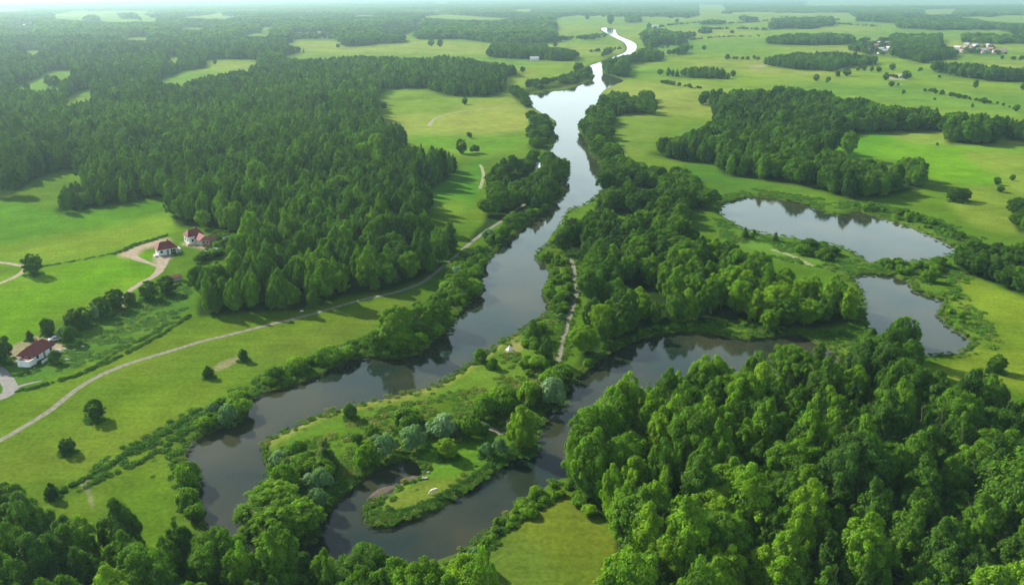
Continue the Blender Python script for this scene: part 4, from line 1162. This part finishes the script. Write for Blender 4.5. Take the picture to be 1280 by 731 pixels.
for px, py, r, lab, nm, ti, asp in [
 (288,517,13,'large pale green dome-shaped bush on the left bank overhanging the river','willow_bush',.25,.95),
 (267,513,10,'smaller pale bush left of the dome-shaped one on the left bank','willow_bush',.3,1.0),
 (236,590,15,'bright domed bush at the left river narrows, upper of two','bush',.7,1.0),
 (236,622,14,'bright domed bush at the left river narrows, lower of two','bush',.72,1.0),
 (692,489,17,'big silvery willow bush at the channel mouth by the footpath','willow_bush',.7,1.1),
 (664,492,15,'bright green bush left of the big silvery willow','bush',.75,1.1),
 (632,503,16,'dense mid green bush in the row above the lawn','bush',.45,1.0),
 (608,510,16,'dense green bush right of the short worn path','bush',.5,1.0),
 (558,531,15,'silvery white bush in the middle of the tongue of land','willow_bush',.85,1.0),
 (590,532,14,'dark green bush right of the silvery white one','bush',.4,1.05),
 (520,546,16,'pale silvery bush left of the silvery white one','willow_bush',.35,1.0),
 (484,555,15,'pale silvery bush above the muddy inlet','willow_bush',.4,1.0),
 (460,568,15,'bright low bush above the muddy inlet','bush',.65,1.0),
 (506,525,18,'wide mid green bush on the upper side of the tongue of land','bush',.5,.8),
 (438,514,9,'small dark bush on the upper shore of the tongue of land','bush',.3,1.1),
 (625,559,11,'pale bush at the foot of the bright leaning tree','willow_bush',.35,1.15),
 (607,562,9,'small grey-green bush beside the pale one on the lawn edge','willow_bush',.15,1.0),
 (358,597,17,'bright round bush at the left end of the tongue of land','bush',.7,1.1),
 (400,600,15,'pale green bush right of the bright round one','willow_bush',.3,1.0),
 (396,623,14,'pale rounded bush at the inlet shore','willow_bush',.2,1.0),
 (372,559,8,'small round bush on the upper shore near the pointed spruce','bush',.5,1.0),
 (600,444,8,'round bush at the water on the upper shore of the tongue of land','bush',.55,1.1),
 (616,454,7,'small round bush below the one at the water','bush',.5,1.0),
 (70,446,8,'dark garden bush in front of the farmhouse','bush',.2,1.0),
 (89,419,11,'dark garden shrub right of the farmhouse yard','bush',.2,1.0),
 (80,417,8,'pale flowering shrub right of the farmhouse yard','willow_bush',.6,1.0),
 (121,392,8,'pale blossoming shrub in the hedgerow','willow_bush',.6,1.1),
 (594,187,6,'low bush beside the dark round meadow tree','bush',.25,.9),
 (587,169,4,'single bush in the meadow behind the meadow pair','bush',.25,1.0),
 (943,290,3,'tiny bush between two pointed trees at the upper pond','bush',.3,1.2),
 (940,296,3.5,'tiny bush low on the grass by the upper pond','bush',.4,1.0),
 (275,345,9,'low green bush at the forest corner by the garden','bush',.4,1.0),
 (1160,345,9,'rounded bush on the bank between the two ponds','bush',.5,.9),
 (593,697,14,'grey-green willow bush at the foot of the olive meadow','willow_bush',.2,1.1),
]:
    lone(px, py, r, lab, 'round', ti, asp, None, 'bush', nm)
FARL = [(880,60,4),(909,72,3),(934,73,3),(942,72,3),(948,74,2.5),(916,93,4.5),(1020,98,4),(1035,101,3.5),(1047,93,3.5),(1058,91,5),(1072,87,3),(1080,87,3),(1089,87,3),(1098,87,4),(1115,84,4),(1107,96,4.5),
 (1132,95,5),(1114,105,4),(1122,106,2.5),(1129,116,3),(1174,96,2.5),(1219,106,4.5),(1188,118,4),(1198,120,4),(1177,116,3),(1167,115,3),(1156,113,3),(1230,126,4.5),(1220,125,3),(1270,136,4),(1215,133,2.2),(1168,124,2),
 (1246,227,5),(1250,236,5),(1265,222,4),(1171,181,2.5),(1278,109,4),(858,53,3),(846,27,3),(811,33,4),(1150,88,3)]
for px, py, r in FARL:
    big = r >= 4
    lone(px, py, r * (.75 + .25 * ((px * 7 + py * 3) % 5) / 4), ('dark round tree' if big else 'tiny dark bush') + ' alone on the pale meadows right of the river', 'round', .26 + .2 * ((px + py) % 3) / 2, 1.0 + .3 * (px % 2),
         ('single trees' if big else 'single bushes') + ' dotted over the right meadows', 'tree' if big else 'bush', None if big else 'bush')
for px, py, r in [(539,54,4),(550,55,4),(480,133,4),(581,127,4),(694,56,3),(763,26,5),(734,22,3),(269,78,2.5),(34,109,4),(62,102,6),(70,103,6),(175,24,2.5)]:
    lone(px, py, r, 'single dark tree standing in a pale clearing on the far left side', 'round', .2, 1.1, 'single trees in the far left clearings')

for i in range(len(WPATH) - 1):
    for _ in range(rng.poisson(np.hypot(*(WPATH[i+1] - WPATH[i])) * 2.0)):
        sd2 = rng.choice([-1, 1]); off = 1.0 + rng.exponential(1.0); d_ = WPATH[i+1] - WPATH[i]; d_ = d_ / (np.hypot(*d_) + 1e-6)
        p_ = WPATH[i] + np.array([-d_[1], d_[0]]) * off * sd2
        herbs.append((p_[0], p_[1], -0.05, rng.uniform(0, 6.28), rng.uniform(.4, .8), rng.uniform(.3, .9), np.clip(rng.normal(.55, .2), 0, 1), rng.integers(5)))
HP = HERB + [crown('bush', 600 + i, 'bush', 1200, 0.36, H=1.0, R=1.0) for i in range(5)]
scatter('bank_herbs', HP, herbs, 'tall green herbs, reeds and seedlings growing along the water and field edges')

# ------------------------------------------------------------------ farm buildings
M_REDROOF = simple('dark red roof tiles', (0.165, 0.026, 0.026), 0.8, 0.3, 2.5, 0.3)
M_BRICK = simple('brick orange roof', (0.30, 0.11, 0.06), 0.85, 0.3, 2.5, 0.3)
M_WHITE = simple('white render', (0.74, 0.73, 0.70), 0.85, 0.10, 1.2)
M_CREAM = simple('cream plaster', (0.60, 0.50, 0.40), 0.85, 0.15, 1.2)
M_DARKW = simple('dark window opening', (0.02, 0.022, 0.025), 0.2)
M_TRIM = simple('white trim', (0.78, 0.78, 0.76), 0.6, 0.05)
M_STONE = simple('pale stone', (0.42, 0.40, 0.37), 0.9, 0.3, 2.0, 0.4)
M_CHIM = simple('chimney brick', (0.22, 0.10, 0.07), 0.9, 0.3, 4.0)
M_BLUE = simple('pale blue sheet roofing', (0.45, 0.53, 0.58), 0.5, 0.12, 1.5)
M_GREYW = simple('weathered boards', (0.22, 0.20, 0.18), 0.9, 0.25, 2.0)
M_GREYROOF = simple('grey metal roof', (0.42, 0.44, 0.46), 0.5, 0.15, 1.0)
def roof_bm(Lh, Wh, z, rise, over, hip, th=0.18):
    bm = bmesh.new()
    a, b = Lh + over, Wh + over
    dz = -over * rise / Wh
    r = (Lh * hip_frac(hip)) if hip else a
    def slab(pts):
        lo = [bm.verts.new(p) for p in pts]; hi = [bm.verts.new((p[0], p[1], p[2] + th)) for p in pts]
        bm.faces.new(list(reversed(lo))); bm.faces.new(hi)
        n = len(pts)
        for i in range(n):
            bm.faces.new((lo[i], lo[(i + 1) % n], hi[(i + 1) % n], hi[i]))
    z0, z1 = z + dz, z + rise
    slab([(-a, -b, z0), (a, -b, z0), (r, 0, z1), (-r, 0, z1)])
    slab([(a, b, z0), (-a, b, z0), (-r, 0, z1), (r, 0, z1)])
    if hip:
        slab([(a, -b, z0), (a, b, z0), (r, 0, z1)])
        slab([(-a, b, z0), (-a, -b, z0), (-r, 0, z1)])
    return bm
def hip_frac(h): return 1.0 - h
def wall_bm(Lh, Wh, z, rise, hip):
    bm = bmesh.new(); box(bm, -Lh, -Wh, 0, Lh, Wh, z)
    if not hip:
        for s in (-1, 1):
            x0, x1 = s * Lh, s * (Lh - 0.25)
            A = [bm.verts.new(p) for p in ((x0, -Wh, z), (x0, Wh, z), (x0, 0, z + rise - 0.03))]
            B = [bm.verts.new(p) for p in ((x1, -Wh, z), (x1, Wh, z), (x1, 0, z + rise - 0.03))]
            bm.faces.new(A if s > 0 else A[::-1]); bm.faces.new(B[::-1] if s > 0 else B)
            for i, j in ((0, 1), (1, 2), (2, 0)):
                bm.faces.new((A[i], B[i], B[j], A[j]))
    return bm
def opening(parent, x, y, z, w, h, axis, sgn, kind='window'):
    """a window or door set on a wall face; axis is the wall normal"""
    d = 0.05
    fr = bmesh.new(); pn = bmesh.new()
    def pl(bm, u0, u1, z0, z1, d0, d1):
        if axis == 'y': box(bm, x + u0, y + min(sgn * d0, sgn * d1), z0, x + u1, y + max(sgn * d0, sgn * d1), z1)
        else: box(bm, x + min(sgn * d0, sgn * d1), y + u0, z0, x + max(sgn * d0, sgn * d1), y + u1, z1)
    pl(pn, -w / 2, w / 2, z, z + h, 0.004, 0.03)
    t = 0.09
    pl(fr, -w / 2 - t, -w / 2 - .002, z - t, z + h + t, 0.004, 0.09); pl(fr, w / 2 + .002, w / 2 + t, z - t, z + h + t, 0.004, 0.09)
    pl(fr, -w / 2, w / 2, z + h + .002, z + h + t, 0.004, 0.088)
    if kind == 'window':
        pl(fr, -w / 2, w / 2, z - t, z - .002, 0.004, 0.12)
    o = bm_obj(kind, pn, M_DARKW if kind == 'window' else M_GREYW, parent)
    bm_obj('frame', fr, M_TRIM, o)
    return o
def house(name, px, py, ang_pts, Lh, Wh, z, rise, hip, wallm, roofm, label, cat='house', chim=True, wins=True, over=0.45):
    x, y = G(px, py)
    (ax, ay), (bx, by) = G(*ang_pts[0]), G(*ang_pts[1])
    e = empty(name, (x, y, 0), math.atan2(by - ay, bx - ax))
    tag(e, label, cat)
    bm_obj('wall', wall_bm(Lh, Wh, z, rise, hip), wallm, e)
    rf = bm_obj('roof', roof_bm(Lh, Wh, z, rise, over, hip), roofm, e)
    if chim:
        cb = bmesh.new(); box(cb, Lh * .25, .3, z + rise * .45, Lh * .25 + .55, .85, z + rise + .75); bm_obj('chimney', cb, M_CHIM, rf)
    if wins:
        n = max(2, int(Lh * 2 / 2.4))
        for i in range(n):
            u = -Lh + (i + 0.5) * 2 * Lh / n
            if i == n // 2:
                opening(e, u, -Wh, 0.05, 0.95, 2.05, 'y', -1, 'door')
            else:
                opening(e, u, -Wh, 0.95, 1.0, 1.15, 'y', -1)
            opening(e, u, Wh, 0.95, 1.0, 1.15, 'y', 1)
        for s in (-1, 1):
            opening(e, s * Lh, -Wh * .45, 0.95, 0.9, 1.15, 'x', s); opening(e, s * Lh, Wh * .45, 0.95, 0.9, 1.15, 'x', s)
    return e
# the farmhouse on the left, its long side to the meadow, a low porch wing at its lower left end
h1 = house('farmhouse', 47, 446, [(30, 452), (62, 433)], 4.2, 2.4, 2.5, 1.9, 0.22, M_WHITE, M_REDROOF, 'long white farmhouse with dark red roof and low porch wing at the left edge')
wb = bmesh.new(); box(wb, -6.9, -3.0, 0, -4.23, 0.9, 1.7); bm_obj('porch', wb, M_WHITE, h1)
wb = bmesh.new()
for (x0, y0, x1, y1) in ((-7.0, -3.1, -6.75, 1.0), (-6.75, -3.1, -4.25, -2.85)): box(wb, x0, y0, 1.702, x1, y1, 2.0)
bm_obj('parapet', wb, M_TRIM, h1)
wb = bmesh.new(); box(wb, -6.75, -2.85, 1.704, -4.25, 0.9, 1.82); bm_obj('porch_roof', wb, M_REDROOF, h1)
wb = bmesh.new(); box(wb, -4.0, -4.6, 0.0, 4.2, -4.42, 0.8); box(wb, 4.2, -4.6, 0.0, 4.38, -3.0, 0.8); bm_obj('terrace_wall', wb, M_WHITE, h1)
h2 = house('farmhouse', 208, 316, [(196, 317), (220, 313)], 3.6, 3.0, 2.8, 2.0, 0.45, M_WHITE, M_REDROOF, 'square white farmhouse with dark red hipped roof at the end of the driveway')
gb = bmesh.new(); box(gb, 1.2, -3.06, 0.02, 3.3, -3.004, 2.1); bm_obj('garage_opening', gb, M_DARKW, h2)
gb = bmesh.new(); box(gb, 3.62, -2.6, 0, 5.4, 1.6, 1.5); bm_obj('lean_to', gb, M_STONE, h2)
gb = bmesh.new(); box(gb, -5.4, -3.6, 0, -4.2, -1.5, 0.7); bm_obj('garden_wall', gb, M_WHITE, h2)
h3 = house('farmhouse', 243, 302, [(236, 303), (252, 300)], 3.2, 2.8, 3.6, 1.9, 0.4, M_WHITE, M_REDROOF, 'two-storey white farmhouse with dark red hipped roof beside the brick outbuilding')
tb = bmesh.new(); box(tb, -4.6, -5.2, 0, 1.0, -4.9, 1.0); box(tb, -4.6, -4.9, 0, -4.3, -2.9, 1.0); box(tb, 1.0, -5.2, 0, 2.6, -3.2, 1.5); bm_obj('terrace_wall', tb, M_CREAM, h3)
house('outbuilding', 253, 304, [(247, 300), (262, 308)], 3.6, 2.2, 2.5, 1.6, 0, M_CREAM, M_REDROOF, 'low cream outbuilding with red gabled roof joined behind the two-storey farmhouse', 'outbuilding', False)
house('barn', 262, 305, [(257, 307), (268, 301)], 2.6, 1.9, 2.2, 1.4, 0, M_BRICK, M_BRICK, 'small brick-orange barn between outbuilding and forest scrub', 'barn', False)
house('greenhouse', 264, 319, [(257, 321), (272, 315)], 3.0, 1.5, 1.5, 0.8, 0, M_TRIM, M_BLUE, 'low shed with pale blue sheet roof below the barn', 'shed', False)
house('hut', 284, 303, [(280, 304), (289, 302)], 1.3, 1.1, 1.9, 0.7, 0, M_WHITE, M_GREYROOF, 'tiny white hut in the scrub right of the farm', 'hut', False, False, 0.2)
house('shed', 220, 350, [(214, 351), (227, 348)], 1.9, 1.3, 1.3, 0.7, 0, M_STONE, M_BRICK, 'low stone shed with brownish roof in the garden by the forest corner', 'shed', False, False, 0.2)
house('cottage', 495, 179, [(488, 179), (503, 178)], 5.0, 3.2, 2.4, 1.6, 0, M_WHITE, M_GREYROOF, 'cottage with pale grey roof at the forest edge by the round meadow', 'cottage')
house('cottage', 677, 219, [(671, 216), (684, 221)], 5.0, 3.0, 5.2, 1.8, 0, M_WHITE, M_GREYROOF, 'cottage with pale roof hidden among trees left of the river', 'cottage')
house('farmhouse', 819, 36, [(808, 36), (826, 36)], 10, 6, 7, 4, 0, M_WHITE, M_GREYROOF, 'white farmhouse alone by the far end of the river', 'house')
house('cottage', 668, 76, [(662, 76), (674, 76)], 7, 4, 4, 2.4, 0, M_WHITE, M_GREYROOF, 'white cottage at the foot of the copse on the far meadow', 'cottage')

# pale rubble and stones
def rock(px, py, s, label, group=None, n=4, seed=1):
    x, y = G(px, py); r = random.Random(seed)
    bm = bmesh.new()
    for k in range(n):
        b2 = bmesh.ops.create_icosphere(bm, subdivisions=2, radius=1)
        off = Vector((r.uniform(-1, 1) * s, r.uniform(-1, 1) * s * .6, 0)); q = s * r.uniform(.35, .6)
        sd = Vector((r.uniform(0, 50), r.uniform(0, 50), 0))
        for v in b2['verts']:
            v.co = Vector((v.co.x * q * 1.2, v.co.y * q, v.co.z * q * .7)) * (1 + 0.35 * mnoise.noise(v.co * 1.6 + sd)) + off + Vector((0, 0, q * .35))
    o = bm_obj('boulder' if n == 1 else 'rubble_heap', bm, M_STONE)
    o.location = (x, y, 0); tag(o, label, 'rocks', group)
rock(531, 597, 0.45, 'heap of pale stones on the bank of the muddy inlet', None, 6, 3)
rock(535, 590, 0.3, 'smaller scatter of pale stones above the heap at the inlet', None, 4, 4)
rock(80, 436, 0.6, 'pale rubble heap at the corner of the farmhouse yard', None, 5, 5)
rock(103, 433, 0.55, 'pale rubble heap under the hedge right of the farmhouse', None, 4, 6)
rock(94, 437, 0.4, 'pale stones between two heaps right of the farmhouse', None, 4, 9)
rock(84, 449, 0.45, 'scattered pale stones on the grass right of the dark garden bush', None, 5, 7)
rock(43, 460, 0.4, 'single small heap of pale stones below the farmhouse', None, 3, 8)

# a pale car by the farmhouse
def car(px, py, rz, paint, label):
    x, y = G(px, py)
    e = empty('parked_car', (x, y, 0), rz); tag(e, label, 'car')
    prof = [(-2.05, .35), (-2.1, .75), (-1.9, .92), (-1.1, .98), (-0.55, 1.42), (0.85, 1.44), (1.55, 1.0), (2.05, .92), (2.12, .6), (2.05, .35)]
    bm = bmesh.new()
    A = [bm.verts.new((p, -.86 + .12 * max(0, q - .95) * 2, q)) for p, q in prof]; B = [bm.verts.new((p, .86 - .12 * max(0, q - .95) * 2, q)) for p, q in prof]
    bm.faces.new(A); bm.faces.new(B[::-1])
    for i in range(len(prof)):
        j = (i + 1) % len(prof); bm.faces.new((A[j], A[i], B[i], B[j]))
    bm_obj('body', bm, paint, e)
    wn = bmesh.new()
    for s in (-1, 1):
        vs = [wn.verts.new((p, s * (.875 - .1 * (q - .95)), q)) for p, q in ((-.85, 1.0), (1.2, 1.02), (.75, 1.36), (-.5, 1.36))]
        f = wn.faces.new(vs if s < 0 else vs[::-1]); 
    bmesh.ops.solidify(wn, geom=wn.faces[:], thickness=0.02)
    bm_obj('side_window', wn, M_DARKW, e)
    for sx in (-1.3, 1.3):
        for sy in (-.82, .82):
            w = bmesh.new(); bmesh.ops.create_cone(w, cap_ends=True, segments=20, radius1=.33, radius2=.33, depth=.2)
            wo_ = bm_obj('wheel', w, M_DARKW, e); wo_.location = (sx, sy, .33); wo_.rotation_euler = (math.pi / 2, 0, 0)
M_SILVERP = simple('silver paint', (0.55, 0.56, 0.58), 0.35)
car(70, 425.5, 0.5, M_SILVERP, 'silver car parked in the yard right of the farmhouse')

# small white tent on the tongue of land
M_CANVAS = simple('white canvas', (0.78, 0.72, 0.72), 0.9, 0.08, 2.0)
x, y = G(637, 437)
bm = bmesh.new()
n = 10; base = [bm.verts.new((math.cos(i * 2 * math.pi / n) * (1.15 + .12 * (i % 2)), math.sin(i * 2 * math.pi / n) * (.95 + .1 * (i % 2)), 0)) for i in range(n)]
midr = [bm.verts.new((math.cos(i * 2 * math.pi / n) * .5, math.sin(i * 2 * math.pi / n) * .42, .75)) for i in range(n)]
top = bm.verts.new((0, 0, 1.65))
for i in range(n):
    j = (i + 1) % n
    bm.faces.new((base[i], base[j], midr[j], midr[i])); bm.faces.new((midr[i], midr[j], top))
tent = empty('tent', (x, y, 0)); tag(tent, 'small white peaked tent on the bare patch by the river', 'tent')
bm_obj('canvas', bm, M_CANVAS, tent)
bm = bmesh.new(); box(bm, -.03, -.03, 1.55, .03, .03, 2.0); bm_obj('pole', bm, M_GREYW, tent)

# grazing animals: one continuous body grown over a skeleton
def animal(px, py, rz, s, coat, label, cat, name):
    x, y = G(px, py)
    P = [(0, 0, .98), (.45, 0, 1.0), (.80, 0, 1.06), (1.08, 0, .92), (1.28, 0, .62), (1.46, 0, .36), (1.60, 0, .24),        # spine to muzzle, head down grazing
         (-.40, 0, 1.0), (-.74, 0, 1.06), (-.90, 0, .95), (-.97, 0, .60), (-.98, 0, .38),                                      # rump, tail
         (.62, .17, .80), (.64, .19, .45), (.62, .19, .10), (.66, .19, .02), (.62, -.17, .80), (.70, -.19, .45), (.74, -.19, .10), (.78, -.19, .02),
         (-.66, .18, .85), (-.56, .20, .62), (-.74, .20, .36), (-.70, .20, .08), (-.66, .20, .02), (-.66, -.18, .85), (-.60, -.20, .62), (-.80, -.20, .36), (-.78, -.20, .08), (-.74, -.20, .02),
         (1.30, .16, .66), (1.30, -.16, .66)]
    E = [(0, 1), (1, 2), (2, 3), (3, 4), (4, 5), (5, 6), (0, 7), (7, 8), (8, 9), (9, 10), (10, 11), (1, 12), (12, 13), (13, 14), (14, 15), (1, 16), (16, 17), (17, 18), (18, 19),
         (7, 20), (20, 21), (21, 22), (22, 23), (23, 24), (7, 25), (25, 26), (26, 27), (27, 28), (28, 29), (4, 30), (4, 31)]
    rad = [.36, .34, .25, .17, .14, .11, .09, .35, .24, .05, .03, .045, .15, .075, .05, .06, .15, .075, .05, .06, .19, .12, .07, .055, .06, .19, .12, .07, .055, .06, .05, .05]
    me = bpy.data.meshes.new(name); me.from_pydata([Vector(p) for p in P], E, [])
    o = link(name, me)
    sk = o.modifiers.new('skin', 'SKIN'); sk.use_smooth_shade = True
    me.skin_vertices[0].data[0].use_root = True
    for i, q in enumerate(rad): me.skin_vertices[0].data[i].radius = (q, q)
    o.modifiers.new('sub', 'SUBSURF').levels = 1
    o.modifiers['sub'].render_levels = 2
    me.materials.append(coat)
    o.location = (x, y, 0); o.rotation_euler = (0, 0, rz); o.scale = (s, s, s)
    dg = bpy.context.evaluated_depsgraph_get()
    ev = bpy.data.meshes.new_from_object(o.evaluated_get(dg)); o.modifiers.clear(); o.data = ev
    tag(o, label, cat)
    return o
M_COW = simple('white hide', (0.72, 0.66, 0.58), 0.9, 0.15, 1.0)
M_FLEECE = simple('white fleece', (0.70, 0.69, 0.64), 0.95, 0.15, 5.0, 0.4)
animal(543, 616, R_(205), 0.85, M_COW, 'white cow grazing on the lawn by the muddy inlet', 'cow', 'cow')
animal(377, 390, R_(20), 0.5, M_FLEECE, 'white sheep grazing between forest edge and gravel path', 'sheep', 'sheep')

# ------------------------------------------------------------------ far villages
VILL = [  # polygon px, count, label
 ([(10,40),(14,32),(42,30),(44,36),(34,40),(20,42)], 20, 'on the hazy horizon at the far left'),
 ([(364,48),(368,42),(400,41),(418,45),(416,49)], 16, 'behind the narrow left clearing'),
 ([(478,43),(484,36),(502,33),(528,31),(528,36),(504,42)], 18, 'in the woods left of the far river'),
 ([(1078,68),(1084,54),(1110,48),(1114,58),(1108,68)], 18, 'in a gap of the far right wood'),
 ([(1190,63),(1202,57),(1226,57),(1258,63),(1256,69),(1232,68),(1200,67)], 26, 'on the open meadow at the far right'),
 ([(1202,34),(1206,26),(1240,30),(1248,36),(1230,38)], 12, 'between the far right copses'),
 ([(1030,10),(1070,8),(1072,12),(1034,14)], 8, 'on the right horizon'),
 ([(268,24),(280,20),(300,22),(296,25)], 4, 'beyond the far left clearing'),
]
VR = [simple('pinkish tiled roof', (0.34, 0.17, 0.15), 0.8, 0.2, .5), simple('red tiled roof', (0.26, 0.09, 0.07), 0.8, 0.2, .5), simple('grey slate roof', (0.30, 0.31, 0.33), 0.7, 0.2, .5), simple('pale sheet roof', (0.46, 0.46, 0.45), 0.6, 0.1, .5)]
M_VWALL = simple('village plaster', (0.46, 0.44, 0.41), 0.9, 0.2, 0.4)
VN = ['pink', 'red', 'grey', 'pale']
protos = []
for vm_ in VR:
    bm = wall_bm(6.5, 4.5, 4.2, 3.4, False)
    for f in bm.faces: f.material_index = 0
    me = bpy.data.meshes.new('wall'); bm.normal_update(); bm.to_mesh(me); bm.free(); me.materials.append(M_VWALL)
    rb = roof_bm(6.5, 4.5, 4.2, 3.4, .6, 0, .3); mr_ = bpy.data.meshes.new('roof'); rb.normal_update(); rb.to_mesh(mr_); rb.free(); mr_.materials.append(vm_)
    protos.append((me, mr_))
for vi, (poly, cnt, where) in enumerate(VILL):
    p = np.array(poly, float); r = np.random.default_rng(900 + vi); done = 0; taken = []
    for _ in range(4000):
        px, py = r.uniform(p[:, 0].min(), p[:, 0].max()), r.uniform(p[:, 1].min(), p[:, 1].max())
        if not pip(np.array([px]), np.array([py]), p)[0]: continue
        x, y = G(px, py)
        if any(math.hypot(x - a, y - b) < 19 for a, b in taken): continue
        taken.append((x, y)); k = int(r.choice(4, p=(.34, .26, .2, .2))); sc_ = r.uniform(.5, .9)
        e = empty('village_house', (x, y, 0), r.uniform(0, 3.14), sc_)
        link('wall', protos[k][0], e); link('roof', protos[k][1], e)
        tag(e, 'white village house with %s roof %s' % (VN[k], where), 'house', '%s roofed houses of the village %s' % (VN[k], where))
        done += 1
        if done >= cnt: break

# ------------------------------------------------------------------ the hazy air
bm = bmesh.new(); box(bm, -46000, -3000, -4.0, 46000, 46000, 104.0)
m, t_, o_ = mat('hazy air')
pv = N(t_, 'ShaderNodeVolumePrincipled')
pv.inputs['Color'].default_value = (0.55, 0.80, 0.84, 1); pv.inputs['Density'].default_value = HAZE_DENSITY; pv.inputs['Anisotropy'].default_value = 0.58
L(t_, pv.outputs[0], o_.inputs['Volume'])
tag(bm_obj('haze', bm, m), 'pale blue haze lying over the whole valley', None, None, 'stuff')
